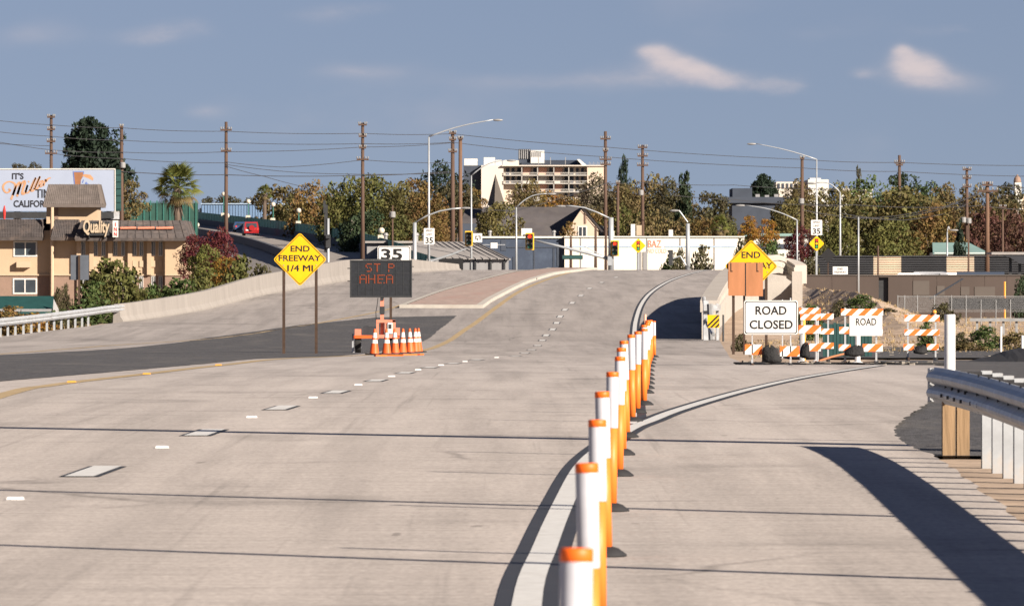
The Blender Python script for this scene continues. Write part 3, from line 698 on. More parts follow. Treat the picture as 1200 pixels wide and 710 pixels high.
# low dark ridge of spoil on the right
mb = MB(); nx, ny = 26, 8
x0, x1 = X(1128, 180), X(1290, 180)
for j in range(ny+1):
    for i in range(nx+1):
        u, v = i/nx, j/ny; x = x0+(x1-x0)*u; y = 176+9*v
        h = .40*min(1, 2.2*u)*math.sin(math.pi*v)**.8*min(1, 3*(1-u)+.3)*(1+.08*math.sin(i*.9)+.05*math.sin(i*2.1+j))
        mb.v.append((x, y, zr(y)-.1+h))
for j in range(ny):
    for i in range(nx):
        a = j*(nx+1)+i; mb.f.append((a, a+1, a+nx+2, a+nx+1)); mb.m.append(0)
mk('spoil_berm', mb, 'rubber', org=((x0+x1)/2, 180, zr(180)), label='low dark berm of spoil lying behind the near guardrail', cat='berm')
# rubble line where the concrete ends
mb = MB()
for i in range(90):
    px = rnd.uniform(862, 1104); y = rnd.uniform(158.5, 170); x = X(px, y); s = rnd.uniform(.02, .08)
    mb.cbox((x, y, zr(y)-.03+s*.3), (s*1.5, s*1.4, s), rnd.uniform(0, 3), rnd.uniform(-.4, .4))
for i in range(120):
    y = rnd.uniform(205, 250); x = rnd.uniform(8, 20); s = rnd.uniform(.02, .09)
    mb.cbox((x, y, T(x, y)+s*.3), (s*1.5, s*1.4, s), rnd.uniform(0, 3))
mk('rubble', mb, 'stone_rubble', kind='stuff')
mb = MB()
for i in range(40):
    y = 158.8+rnd.uniform(0, 5); x = rnd.uniform(4.9, 8.9); mb.cbox((x, y, zr(y)-.04), (rnd.uniform(.2, .7), rnd.uniform(.2, 1), rnd.uniform(.05, .14)), rnd.uniform(0, 3))
mk('dark_clods', mb, 'sandbag', kind='stuff')
# ================================================================== SIGNS AND ROAD-WORK THINGS
def rrect(x0, x1, z0, z1, r, n=4):
    out = []
    for cx, cz, a0 in ((x1-r, z1-r, 0), (x0+r, z1-r, 90), (x0+r, z0+r, 180), (x1-r, z0+r, 270)):
        for k in range(n+1):
            a = R(a0+90*k/n); out.append((cx+r*math.cos(a), cz+r*math.sin(a)))
    return out
def diamond(cx, cz, h, r=.06):
    c = [(cx, cz+h), (cx-h, cz), (cx, cz-h), (cx+h, cz)]; out = []
    for i in range(4):
        p = Vector(c[i]); a = (Vector(c[i-1])-p).normalized(); b = (Vector(c[(i+1) % 4])-p).normalized()
        for t in (0, .5, 1):
            d = a*(1-t)+b*t; out.append(tuple(p+d*r*(1 if t != .5 else .62)))
    return out
def ring(mb, outer, inner, y):
    n = len(outer)
    for i in range(n): mb.quad((*[outer[i][0]], y, outer[i][1]), (outer[(i+1) % n][0], y, outer[(i+1) % n][1]), (inner[(i+1) % n][0], y, inner[(i+1) % n][1]), (inner[i][0], y, inner[i][1]))
    return mb
def diamond_sign(cpx, cpy, hpx, Y, posts, lab, lines, post_m='corten', scale=1):
    c = P(cpx, cpy, Y); h = hpx*Y/FPX; gz = T(c.x, Y)
    root = thing('diamond_sign', (c.x, Y, gz), lab, 'traffic sign')
    mk('plate', MB().plate(diamond(c.x, c.z, h), Y, Y+.01), 'sign_yellow', root)
    mk('border', ring(MB(), diamond(c.x, c.z, h*.955), diamond(c.x, c.z, h*.925), Y-.003), 'sign_black', root)
    bm = MB()
    for dx_, dz_ in ((-.32, .0), (.32, 0), (-.32, -.22), (.32, -.22)): bm.cbox((c.x+dx_*h*1.9, Y-.004, c.z+dz_*h), (.03, .012, .03))
    mk('bolts', bm, 'galv_dull', root, kind='stuff')
    for px, pyb, pyt in posts:
        x = X(px, Y); mk('post', MB().box(x-.04, x+.04, Y+.015, Y+.095, T(x, Y)-.1, Z(pyt, Y)), post_m, root)
    for s, x0, x1, y0, y1 in lines: text(root, s, 'sign_black', X(x0, Y), X(x1, Y), Z(y1, Y), Z(y0, Y), Y-.004, bold=.02)
    return root
YS = gY(414.5)
ds = diamond_sign(351.5, 304, 31.5, YS, [(332.5, 414, 306), (370.5, 415, 306)], 'yellow diamond sign reading END FREEWAY on two rusty posts, left of the message board', [('END', 340.5, 363, 288, 295), ('FREEWAY', 326.5, 376, 299, 306), ('1/4 MI', 337, 366.5, 310.5, 318)])
YE = 228.
de = diamond_sign(880.3, 312, 31.2, YE, [(859.5, 411, 318), (898, 405, 318)], 'yellow diamond END sign half covered by brown plywood, behind ROAD CLOSED', [('END', 869, 891, 295, 302.5), ('FREEWAY', 857, 905, 307.5, 315)])
mb = MB().mat(0)
for a, b in ((853.5, 872.8), (874.2, 894)):
    mb.box(X(a, YE), X(b, YE), YE-.05, YE-.025, Z(346.5, YE), Z(307.5, YE))
for k, (a, b) in enumerate(((853.5, 872.8), (874.2, 894))):
    m1 = MB().box(X(a, YE), X(b, YE), YE-.05, YE-.025, Z(346.5+k*.6, YE), Z(307.5+k*.4, YE)); mk('plywood_cover', m1, 'plywood', de)
mk('cover_slot_fill', MB().box(X(872.7, YE), X(874.3, YE), YE-.046, YE-.03, Z(347, YE), Z(309, YE)), 'sign_black', de)  # black strip filling the slot between the two plywood boards
mk('cover_strap', MB().box(X(856, YE), X(857, YE), YE-.056, YE-.05, Z(318, YE), Z(308, YE)).box(X(856, YE), X(858.5, YE), YE-.056, YE-.05, Z(318.5, YE), Z(317.4, YE)).box(X(886.5, YE), X(887.5, YE), YE-.056, YE-.05, Z(318, YE), Z(307.6, YE)).box(X(886.5, YE), X(889, YE), YE-.056, YE-.05, Z(318.5, YE), Z(317.4, YE)), 'sign_black', de)
mk('cover_post', MB().box(X(871, YE), X(873.5, YE), YE+.1, YE+.16, T(X(872, YE), YE)-.1, Z(330, YE)), 'corten', de)
mk('cover_edge', MB().box(X(853, YE), X(853.9, YE), YE-.02, YE+.0, Z(338, YE), Z(318, YE)), 'cap_orange', de)
# square white number plate behind the message board
Y35 = 246.
s35 = thing('number_sign', (X(458.5, Y35), Y35, zr(Y35)), 'white sign plate with black number 35 rising behind the message board', 'traffic sign')
mk('plate', MB().plate(rrect(X(442.5, Y35), X(481.5, Y35), Z(340, Y35), Z(288.5, Y35), .05), Y35, Y35+.01), 'sign_white', s35)
o_, i_ = [rrect(X(443.3, Y35)+d, X(480.7, Y35)-d, Z(339.2, Y35)+d, Z(289.3, Y35)-d, .045) for d in (0, .02)]
mk('border', ring(MB(), o_, i_, Y35-.003), 'sign_black', s35)
text(s35, '35', 'sign_black', X(446.5, Y35), X(471.5, Y35), Z(304.5, Y35), Z(291.5, Y35), Y35-.004, bold=.03)
mk('post', MB().box(X(456.4, Y35), X(459.4, Y35), Y35+.012, Y35+.1, zr(Y35)-.1, Z(289, Y35)), 'corten', s35)
# ROAD CLOSED and barricades
STR = {}
def striped_board(parent, x0, x1, z0, z1, y, lean=1, name='striped_rail'):
    mb = MB().mat(0).box(x0, x1, y, y+.022, z0, z1).mat(1)
    wdt = (z1-z0)*1.0; sl = (z1-z0)*1.05*lean; u = x0-abs(sl)-wdt*.3
    while u < x1+abs(sl):
        pl = clip([(u, z0), (u+wdt, z0), (u+wdt+sl, z1), (u+sl, z1)], x0, x1, z0, z1)
        if len(pl) > 2: mb.poly([(a, y-.003, b) for a, b in pl])
        u += wdt*2
    return mk(name, mb, ['sign_white', 'rail_orange'], parent)
def sandbag(px0, px1, py0, py1, Y, lab):
    b = P((px0+px1)/2, py1, Y); w_, h_ = (px1-px0)*Y/FPX, (py1-py0)*Y/FPX*.86; mb = MB(); n, m = 16, 10; g = random.Random(int(px0))
    ph = [g.uniform(0, 6.28) for _ in range(4)]
    for j in range(m+1):
        t = j/m; wf = (1-.42*t**1.5)*min(1, (t/.14+.02)**.5)*min(1, ((1-t)/.22+.02)**.5)
        for i in range(n):
            a = 2*math.pi*i/n; k = 1+.09*math.sin(2*a+ph[0]+t*2)+.04*math.sin(5*a+ph[1]-3*t)
            mb.v.append((b.x+w_*.56*wf*math.cos(a)*k+w_*.10*math.sin(3*t+ph[3]), b.y+.12*wf*math.sin(a)*k, b.z+h_*t*(1+.10*math.sin(a*2+ph[1])*(t > .5))))
    for j in range(m):
        for i in range(n):
            p, q = j*n+i, j*n+(i+1) % n; mb.f.append((p, q, q+n, p+n)); mb.m.append(0)
    mk('sandbag', mb, 'sandbag', org=b, label=lab, cat='sandbag', group='black sandbags on the barricades', smooth=True)
def barricade(lab, Y, ups, rails, name='barricade', foot=None, lean=1, panel=None, gpy=None):
    cx = X(sum(ups)/len(ups), Y); g = zr(Y)-.03 if Y < 200 else T(cx, Y)
    root = thing(name, (cx, Y, g), lab, 'barricade')
    for u in ups:
        x = X(u, Y); top = max(Z(r[2], Y) for r in rails)+.03
        mk('upright', MB().box(x-.02, x+.02, Y+.022, Y+.062, g+.07, top), 'post_metal', root)
        mk('foot', MB().box(x-.025, x+.025, Y-.45, Y+.55, g, g+.07), 'dark_steel' if u != ups[0] else 'corten', root)
    for a, b, c, d in rails: striped_board(root, X(a, Y), X(b, Y), Z(d, Y), Z(c, Y), Y, lean)
    return root
YB = 157.5
b1 = barricade('road barricade carrying the large white ROAD CLOSED sign', YB, [881.5, 926.5], [(873, 893, 403.5, 415.5), (914, 937, 405.5, 417.5)])
mk('sign_plate', MB().plate(rrect(X(871.8, YB), X(935, YB), Z(392, YB), Z(352, YB), .05), YB-.02, YB-.008), 'sign_white', b1)
o_, i_ = [rrect(X(872.8, YB)+d, X(934, YB)-d, Z(391, YB)+d, Z(353, YB)-d, .045) for d in (0, .016)]
mk('sign_border', ring(MB(), o_, i_, YB-.023), 'sign_black', b1)
text(b1, 'ROAD', 'sign_black', X(885.3, YB), X(921.8, YB), Z(369, YB), Z(358.6, YB), YB-.024, bold=.022)
text(b1, 'CLOSED', 'sign_black', X(878.4, YB), X(929, YB), Z(385.5, YB), Z(375, YB), YB-.024, bold=.022)
for u in (881.5, 926.5, 917): mk('sign_strut', MB().box(X(u, YB)-.012, X(u, YB)+.012, YB+.0, YB+.02, Z(420, YB), Z(351 if u != 926.5 else 349, YB)), 'galvanised', b1)
sandbag(893, 915, 402, 426, YB-.06, 'black sandbag slumped on the lower rail under the ROAD CLOSED sign')
b2 = barricade('tall striped barricade just right of the ROAD CLOSED sign', 164, [940, 958], [(936.5, 961.5, 361, 367.6), (938, 962, 368, 375), (936, 962, 381, 391), (943, 962, 402.5, 411.5)])
b3 = barricade('short striped barricade with three rails, second right of the ROAD CLOSED sign', 176, [958.5, 970.5], [(957, 977, 367.3, 374.3), (961.5, 977, 385, 391.5), (962, 977, 401.5, 408.5)])
sandbag(938, 950, 399, 420, 163.8, 'black sandbag on the tall barricade right of the ROAD CLOSED sign')
b4 = barricade('striped barricade with a white ROAD panel between its rails', 166, [990.5, 1027], [(985.5, 1035, 362, 369.6), (983.5, 1034.5, 383, 391), (983, 997, 403.5, 411), (1011, 1034.5, 403, 412)])
Y4 = 166
mk('sign_plate', MB().box(X(995.5, Y4), X(1034, Y4), Y4-.015, Y4-.005, Z(393.5, Y4), Z(370, Y4)), 'sign_white', b4)
text(b4, 'ROAD', 'sign_black', X(1003, Y4), X(1027, Y4), Z(381.2, Y4), Z(372.8, Y4), Y4-.018, bold=.014)
sandbag(993, 1014, 403, 418, Y4-.06, 'black sandbag on the barricade with the ROAD panel')
b5 = barricade('striped three-rail barricade standing alone, rightmost of the barricades', 184, [1064, 1096.5], [(1060, 1101, 369, 376.5), (1060, 1101, 386, 393), (1059, 1071, 403, 410.5), (1086, 1100, 403, 410)])
sandbag(1072, 1088, 403, 415, 183.9, 'black sandbag on the rightmost barricade')
mk('rail_light', MB().ball((X(1095, 184), 183.95, Z(365.5, 184)), .05, 8), 'marker_amber', b5)
# things lying round the barricades
def small_tube(px, pyt, pyb, Y, m, name, lab, cat, r=.05):
    b = P(px, pyb, Y); b.z = zr(Y)-.03; o = mk(name, MB().lathe(b, [(r*2, 0), (r*2, .03), (r, .05), (r, Z(pyt, Y)-b.z)], 10), m, org=b, label=lab, cat=cat)
small_tube(941, 372, 425, 173, 'marker_amber', 'barricade_post', 'amber post behind the tall barricade beside the ROAD CLOSED sign', 'post', .06)
small_tube(939.8, 388, 425, 172, 'white_plastic', 'white_post', 'short white post behind the tall striped barricade', 'post', .055)
small_tube(957, 370, 424, 175, 'white_plastic', 'white_post', 'white post between the two striped barricades by ROAD CLOSED', 'post', .045)
small_tube(1005, 392, 424, 168, 'white_plastic', 'white_post', 'short white post under the white ROAD panel', 'post', .06)
gb = thing('crate', (X(990, 200), 200, zr(200)), 'dark green slatted crate half hidden behind the ROAD barricade', 'crate')
for k in range(14):
    x = X(966+k*4.1, 200); mk('slat', MB().box(x-.04, x+.04, 200, 200.05, zr(200), Z(378+(k % 3), 200)), 'dark_green', gb)
mk('body', MB().box(X(966, 200), X(1022, 200), 200.06, 200.9, zr(200), Z(380, 200)), 'dark_green', gb)
dp = MB().tube([P(956, 424, 168), P(975, 418, 172), P(1000, 412, 176)], .025, 6)
mk('plank', dp, 'plywood', org=P(956, 424, 168), label='orange plank lying on the ground under the barricades', cat='plank')
# ------------------------------------------------------------------ portable message board
YM = 223.; gM = zr(YM)
mbd = thing('message_board', (X(447, YM), YM, gM), 'dark trailer message board with orange letters ST P AHEA beside the cones', 'message board')
fr = MB().box(X(410.5, YM), X(482.3, YM), YM, YM+.18, Z(347.5, YM), Z(305.5, YM))
for v in fr.v[:]: pass
panel = mk('panel', fr, 'screen', mbd)
bz = MB()
for a in ((410, 411.6, 306, 347.8), (481.2, 482.8, 304.6, 347.4)): bz.box(X(a[0], YM), X(a[1], YM), YM-.02, YM+.2, Z(a[3], YM), Z(a[2], YM))
bz.box(X(410, YM), X(482.8, YM), YM-.018, YM+.198, Z(306.4, YM), Z(304.8, YM)); bz.box(X(410, YM), X(482.8, YM), YM-.018, YM+.198, Z(348.6, YM), Z(346.8, YM))
bz.box(X(425, YM), X(470, YM), YM+.05, YM+.16, Z(304.7, YM), Z(303.4, YM))
for zz_ in (314, 329): bz.box(X(407, YM), X(410, YM), YM+.05, YM+.1, Z(zz_+1, YM), Z(zz_, YM)); bz.box(X(482.8, YM), X(485, YM), YM+.05, YM+.1, Z(zz_-1, YM), Z(zz_-2, YM))
mk('bezel', bz, 'dark_steel', mbd)
gd = MB()
for k in range(1, 8): gd.box(X(411+k*8.8, YM)-.006, X(411+k*8.8, YM)+.006, YM-.008, YM, Z(346.5, YM), Z(307, YM))
for k in range(1, 3): gd.box(X(411.5, YM), X(481.3, YM), YM-.007, YM, Z(307+k*13.2, YM)-.006, Z(307+k*13.2, YM)+.006)
mk('module_grid', gd, 'dark_steel', mbd)
F57 = {'S': '01111 10000 10000 01110 00001 00001 11110', 'T': '11111 00100 00100 00100 00100 00100 00100', 'P': '11110 10001 10001 11110 10000 10000 10000', 'A': '01110 10001 10001 11111 10001 10001 10001', 'H': '10001 10001 10001 11111 10001 10001 10001', 'E': '11111 10000 10000 11110 10000 10000 11111'}
def led_line(s, pxs, w_, y0, y1):
    mb = MB()
    for ch, px in zip(s, pxs):
        for r_, row in enumerate(F57[ch].split()):
            for c_, b in enumerate(row):
                if b == '1' and rnd.random() > .06:
                    x = X(px+w_*c_/4, YM); z = Z(y0+(y1-y0)*r_/6, YM); mb.box(x-.0165, x+.0165, YM-.014, YM, z-.0165, z+.0165)
    mk('lettering', mb, 'led', mbd)
led_line('STP', [429, 439, 455.5], 6, 309.5, 318); led_line('AHEA', [422, 432, 443, 453], 7, 322.5, 331.5)
mk('mast', MB().box(X(445.7, YM), X(449.8, YM), YM+.03, YM+.13, gM+.5, Z(347, YM)), 'trailer_orange', mbd)
mk('mast_collar', MB().box(X(444.8, YM), X(450.6, YM), YM, YM+.16, Z(368, YM), Z(359, YM)).box(X(446, YM), X(449.5, YM), YM, YM+.16, Z(352, YM), Z(347.8, YM)), 'dark_steel', mbd)
mk('cable', MB().tube([P(443, 349, YM-.05), P(442, 358, YM-.1), P(440.5, 366, YM-.12), P(441, 376, YM-.05), P(446, 383, YM)], .012, 5), 'rubber', mbd)
mb = MB()
for a, b in ((441, 444), (451, 454)): mb.box(X(a, YM), X(b, YM), YM-.1, YM+.1, Z(397, YM), Z(375, YM))
mb.box(X(441, YM), X(454, YM), YM-.11, YM-.02, Z(378, YM), Z(374.5, YM)); mb.box(X(441, YM), X(464, YM), YM-.11, YM-.02, Z(396, YM), Z(392, YM)); mb.box(X(460, YM), X(463.5, YM), YM-.1, YM+.1, Z(396, YM), Z(375, YM)); mb.box(X(454, YM), X(463.5, YM), YM-.1, YM+.0, Z(377.5, YM), Z(374.8, YM))
mb.box(X(463.5, YM), X(468.5, YM), YM-.08, YM+.2, Z(393, YM), Z(384, YM))
mk('upright_frame', mb, 'trailer_orange', mbd)
mk('control_box', MB().box(X(454.5, YM), X(460, YM), YM-.14, YM+.1, Z(391, YM), Z(378, YM)), 'white_plastic', mbd)
mk('control_panel', MB().box(X(455.5, YM), X(459, YM), YM-.15, YM-.139, Z(385, YM), Z(380, YM)), 'dark_steel', mbd)
mb = MB().box(X(415, YM), X(468, YM), YM-.04, YM+.04, Z(396.5, YM), Z(393, YM)); mb.box(X(415, YM), X(418, YM), YM-.7, YM+1.3, Z(396.5, YM), Z(393.2, YM)); mb.box(X(436, YM), X(439, YM), YM-.7, YM+1.3, Z(396.4, YM), Z(393.1, YM)); mb.box(X(416, YM), X(440, YM), YM-.72, YM-.64, Z(396.2, YM), Z(392.6, YM))
mk('chassis', mb, 'cone_orange', mbd)
mk('tool_box', MB().box(X(416, YM), X(423.5, YM), YM-.3, YM+.3, Z(393, YM), Z(385.5, YM)), 'trailer_orange', mbd)
mk('battery_box', MB().box(X(425.5, YM), X(440, YM), YM-.2, YM+.4, Z(393, YM), Z(383, YM)).box(X(427, YM), X(432, YM), YM-.1, YM+.2, Z(383, YM), Z(381.8, YM)), 'battery_black', mbd)
mk('jack_stand', MB().box(X(412.6, YM), X(414.4, YM), YM-.05, YM+.03, gM, Z(391, YM)).box(X(411.5, YM), X(415.5, YM), YM-.08, YM+.06, gM, gM+.03), 'post_metal', mbd)
def wheel(parent, c, r, wd, m='tyre', hub='post_metal'):
    def disc(r_, w_):
        mb = MB(); n = 18; prof = [(r_*.78, -w_/2), (r_*.96, -w_/2), (r_, -w_*.3), (r_, w_*.3), (r_*.96, w_/2), (r_*.78, w_/2)]
        for rr, x in prof:
            for k in range(n):
                a = 2*math.pi*k/n; mb.v.append((c[0]+x, c[1]+rr*math.cos(a), c[2]+rr*math.sin(a)))
        for i in range(len(prof)-1):
            for k in range(n):
                a, b = i*n+k, i*n+(k+1) % n; mb.f.append((a, b, b+n, a+n)); mb.m.append(0)
        mb.f.append(tuple(range(n))); mb.m.append(0); mb.f.append(tuple(range(5*n, 6*n))); mb.m.append(0); return mb
    wh_ = mk('wheel', disc(r, wd), m, parent); mk('rim', disc(r*.62, wd+.02), hub, wh_); return wh_
wheel(mbd, (X(419.5, YM), YM+.25, gM+.27), .27, .17); wheel(mbd, (X(459, YM), YM+.25, gM+.27), .27, .17)
# ------------------------------------------------------------------ cones
YC = gY(416)
def cone():
    root = thing('traffic_cone', (0, 0, 0), '', 'traffic cone', 'orange traffic cones standing by the message board')
    mk('base', MB().plate([(-.18, 0), (.18, 0), (.18, .03), (.15, .035), (-.15, .035), (-.18, .03)], -.18, .18), 'rubber', root)
    rad = lambda z: .135-.105*z/.70
    mk('body', MB().lathe((0, 0, 0), [(rad(.03), .03), (rad(.68), .68), (rad(.70), .70), (.015, .705)], 18), 'cone_orange', root, smooth=False)
    mk('upper_collar', MB().lathe((0, 0, 0), [(rad(.46)+.002, .46), (rad(.60)+.002, .60)], 18), 'sign_white', root)
    mk('lower_collar', MB().lathe((0, 0, 0), [(rad(.31)+.002, .31), (rad(.41)+.002, .41)], 18), 'sign_white', root)
    return root
cn = cone()
for i, (px, py) in enumerate([(438.5, 416), (453, 414.5), (463, 412.5), (471.5, 411), (480.5, 409.3), (486.5, 407.5), (490, 406)]):
    o = cn if i == 0 else copy_tree(cn); y = YC+(416-py)*1.7; o.location = (X(px, y), y, zr(y)+.006); o.rotation_euler = (R(rnd.uniform(-2, 2)), R(rnd.uniform(-2, 2)), rnd.uniform(0, 1.5))
    tag(o, f'orange traffic cone with white collars, {["first", "second", "third", "fourth", "fifth", "sixth", "seventh"][i]} from the left beside the message board')
mb = MB()
for px, py, s in ((446, 417.5, .22), (457, 417, .3), (466, 417.3, .2), (478, 416.4, .3), (488, 416, .24)):
    p = G(px, py); mb.cbox((p.x, p.y, p.z+.02), (s*1.4, s, .035), rnd.uniform(-.5, .5))
mk('sandbag', mb, 'cap_orange', org=G(465, 417), label='flattened orange scraps lying on the road in front of the cones', cat='debris'); bpy.data.objects[-1] if False else None
# ================================================================== POLES, LAMPS, SIGNALS, WIRES
def gz(x, Y):
    return T(x, Y)-.05
def cobra(mb, p, d):      # lamp head at p pointing along d (horizontal)
    n = 10; L = .75; u = Vector((d[0], d[1], 0)).normalized(); s = Vector((-u.y, u.x, 0))
    pr = [(0, .05, .05), (.1, .12, .09), (.35, .17, .12), (.6, .14, .1), (.75, .04, .04)]; vs = []; fs = []
    for t, wd, h in pr:
        for k in range(n):
            a = 2*math.pi*k/n; vs.append(p+u*t+s*math.cos(a)*wd+Vector((0, 0, math.sin(a)*h*.8)))
    for i in range(len(pr)-1):
        for k in range(n):
            a, b = i*n+k, i*n+(k+1) % n; fs.append((a, b, b+n, a+n))
    mb.add(vs, fs)
def lamp(px, pyt, tip, Y, lab, r0=.11, r1=.06, bow=6, base=None, name='street_lamp'):
    x = X(px, Y); b = Vector((x, Y, gz(x, Y) if base is None else base)); root = thing(name, b, lab, 'street lamp')
    t = Vector((x, Y, Z(pyt, Y)))
    mk('pole', MB().tube([b, b*.5+t*.5, t], [r0, (r0+r1)/2, r1], 10), 'pole_metal', root, smooth=True)
    mk('base_flange', MB().box(x-.2, x+.2, Y-.2, Y+.2, b.z, b.z+.12), 'pole_metal', root)
    if tip:
        e = P(tip[0], tip[1], Y); pts = []
        for k in range(9):
            u = k/8; p = t+(e-t)*u; p.z += bow*Y/FPX*math.sin(math.pi*u)*(1-.3*u); pts.append(p)
        mk('arm', MB().tube(pts, [r1*.9-.02*k/8 for k in range(9)], 8), 'pole_metal', root, smooth=True)
        m = MB(); cobra(m, pts[-1]-Vector((.0, 0, .03)), (1 if tip[0] > px else -1, 0)); mk('lamp_head', m, 'insulator', root, smooth=True)
    return root
l1 = lamp(502.5, 160.5, (578, 140.5), 600, 'tall street lamp with long curved arm reaching right, left of two brown poles', .12, .07, 3)
l3 = lamp(552.3, 206, (594, 188), 640, 'street lamp with straight arm rising in front of the large pale building')
l4 = lamp(605, 243, (641, 227), 620, 'street lamp left of the red traffic light, arm towards the gabled roof')
l5 = lamp(957, 187, (886, 168.5), 640, 'tallest street lamp on the right, arm to the left, above the speed limit sign', .11, .06, 2)
l6 = lamp(934, 258, (873, 240.5), 620, 'street lamp with curved arm to the left, above the bridge parapet', .10, .06, 4)
l7 = lamp(984.5, 225.5, (957, 214.5), 600, 'thin street lamp with short arm, just right of the speed limit sign')
l8 = lamp(1006, 254.5, None, 430, 'plain thin grey lamp pole rising behind the ROAD barricade', .06, .045, 0)
l9 = lamp(1110, 272, (1113, 269.5), 640, 'small lamp pole in front of the teal roof')
# shadow-throwing lamp posts beside the ramp, right of the picture
for (x, y, h, r, lab) in ((8.2, 65.0, 12.5, .3, 'thick lamp post beside the ramp, farthest of three right of the picture'), (6.4, 45.8, 9.2, .10, 'lamp post beside the ramp, middle of three right of the picture'), (5.6, 36.4, 8.0, .085, 'lamp post beside the ramp, nearest of three right of the picture')):
    b = Vector((x, y, T(x, y)-.1)); o = thing('street_lamp', b, lab, 'street lamp')
    mk('pole', MB().tube([b, b+Vector((0, 0, h))], [r, r*.85], 12), 'pole_metal', o, smooth=True)
    m = MB(); cobra(m, b+Vector((.1, 0, h)), (1, 0)); mk('lamp_head', m, 'insulator', o)
# ------------------------------------------------------------------ traffic signals
def signal_head(parent, cx, cy, Y, lit, hpx=18, back=False, wpx=None):
    h = hpx*Y/FPX; wd = h*.44 if wpx is None else wpx*Y/FPX; c = P(cx, cy, Y)
    bd = mk('backplate', MB().box(c.x-wd/2-.08, c.x+wd/2+.08, Y, Y+.03, c.z-h/2-.08, c.z+h/2+.08), 'signal_yellow' if not back else 'dark_steel', parent)
    mk('housing', MB().box(c.x-wd/2, c.x+wd/2, Y-.18, Y-.002, c.z-h/2, c.z+h/2), 'dark_steel', bd)
    for k, mname in enumerate(('red_lens', 'dark_lens', 'green_lens')):
        if k == 0 and not lit: mname = 'dark_lens'
        z = c.z+h/2-h*(k+.5)/3; m = MB(); n = 12
        m.add([(c.x+wd*.30*math.cos(2*math.pi*i/n), Y-.185, z+wd*.30*math.sin(2*math.pi*i/n)) for i in range(n)], [tuple(range(n))])
        mk('lens', m, mname, bd)
        v = MB(); pts = [(c.x+wd*.43*math.cos(a), z+wd*.43*math.sin(a)) for a in [R(-20+220*i/8) for i in range(9)]]
        for a, b in zip(pts, pts[1:]): v.quad((a[0], Y-.18, a[1]), (b[0], Y-.18, b[1]), (b[0], Y-.42, b[1]), (a[0], Y-.42, a[1]))
        mk('visor', v, 'dark_steel', bd)
YT = 600.
sx = X(716, YT); sb = Vector((sx, YT, gz(sx, YT)))
sg = thing('signal_mast', sb, 'thick grey signal mast with two red lights and arm over the road', 'traffic light')
mk('pole', MB().tube([sb, Vector((sx, YT, Z(255, YT)))], [.25, .2], 12), 'pole_metal', sg, smooth=True)
mk('mast_arm', MB().tube([P(713, 303, YT-.1), P(690, 297, YT-.1), P(655, 288.5, YT-.1), P(624, 281, YT-.1)], [.15, .13, .1, .07], 10), 'pole_metal', sg, smooth=True)
mk('lamp_arm', MB().tube([P(715, 256, YT), P(700, 249, YT), P(685, 243.5, YT), P(670, 241.5, YT), P(662, 241.5, YT)], .06, 8), 'pole_metal', sg, smooth=True)
m = MB(); cobra(m, P(663, 241.8, YT), (-1, 0)); mk('lamp_head', m, 'insulator', sg)
mk('junction_box', MB().box(X(712, YT), X(717, YT), YT-.5, YT-.25, Z(311, YT), Z(299, YT)), 'pole_metal', sg)
signal_head(sg, 620.8, 283, YT-.5, True, 17.5); signal_head(sg, 720.5, 291, YT-.5, True, 16)
mk('guide_wire', MB().tube([P(684, 288, YT), P(712, 303, YT)], .04, 6), 'pole_metal', sg)
snp = mk('street_name_sign', MB().box(X(659, YT), X(682.5, YT), YT-.24, YT-.2, Z(303.6, YT), Z(299.4, YT)), 'dark_green', sg); mk('frame', MB().box(X(658.5, YT), X(683, YT), YT-.2, YT-.18, Z(304, YT), Z(299, YT)), 'dark_steel', snp)
mk('arm_sign', MB().box(X(611, YT), X(623.5, YT), YT-.3, YT-.27, Z(276.5, YT), Z(267.8, YT)), 'sign_white', sg)
# mast seen on the left with turn sign
YL = 590.
sx = X(486, YL); sb = Vector((sx, YL, gz(sx, YL)))
sg2 = thing('signal_mast', sb, 'grey signal mast with curved lamp arm, left of the white turn sign', 'traffic light')
mk('pole', MB().tube([sb, Vector((sx, YL, Z(261, YL)))], [.19, .15], 12), 'pole_metal', sg2, smooth=True)
mk('lamp_arm', MB().tube([P(486, 261, YL), P(500, 253, YL), P(515, 247.5, YL), P(530, 244.8, YL), P(541, 244, YL)], .06, 8), 'pole_metal', sg2, smooth=True)
m = MB(); cobra(m, P(540, 244, YL), (1, 0)); mk('lamp_head', m, 'insulator', sg2)
YN = 610.
sx = X(505, YN); sb = Vector((sx, YN, gz(sx, YN)))
sg3 = thing('signal_mast', sb, 'slanting signal arm with yellow edged light before the grey shed', 'traffic light')
mk('pole', MB().tube([sb, Vector((sx, YN, Z(306, YN)))], .16, 10), 'pole_metal', sg3)
mk('mast_arm', MB().tube([P(505, 306, YN), P(530, 298, YN), P(553, 288.5, YN)], [.12, .09, .06], 8), 'pole_metal', sg3)
signal_head(sg3, 549.5, 279.5, YN-.3, False, 15)
mk('turn_sign', MB().box(X(554.5, YN), X(565, YN), YN-.1, YN-.07, Z(284, YN), Z(273.5, YN)), 'sign_white', sg3)
a = MB()
for q in ([(557, 276.5), (559.5, 276.5), (559.5, 277.6), (558, 277.6), (558, 280.5), (557, 280.5)], [(560.3, 276.4), (563.2, 276.4), (563.2, 281), (562.2, 281), (562.2, 277.4), (560.3, 277.4)], [(558.3, 279.5), (560.8, 279.5), (559.5, 282.4)]): a.plate([(X(u, YN), Z(v, YN)) for u, v in q][::-1], YN-.11, YN-.1)
mk('arrows', a, 'sign_black', sg3)
mk('far_arm', MB().tube([P(566, 287, YN), P(592, 287, YN)], .045, 6), 'pole_metal', sg3); mk('lane_sign', MB().box(X(575, YN), X(583, YN), YN-.1, YN-.07, Z(291, YN), Z(284.5, YN)), 'sign_white', sg3)
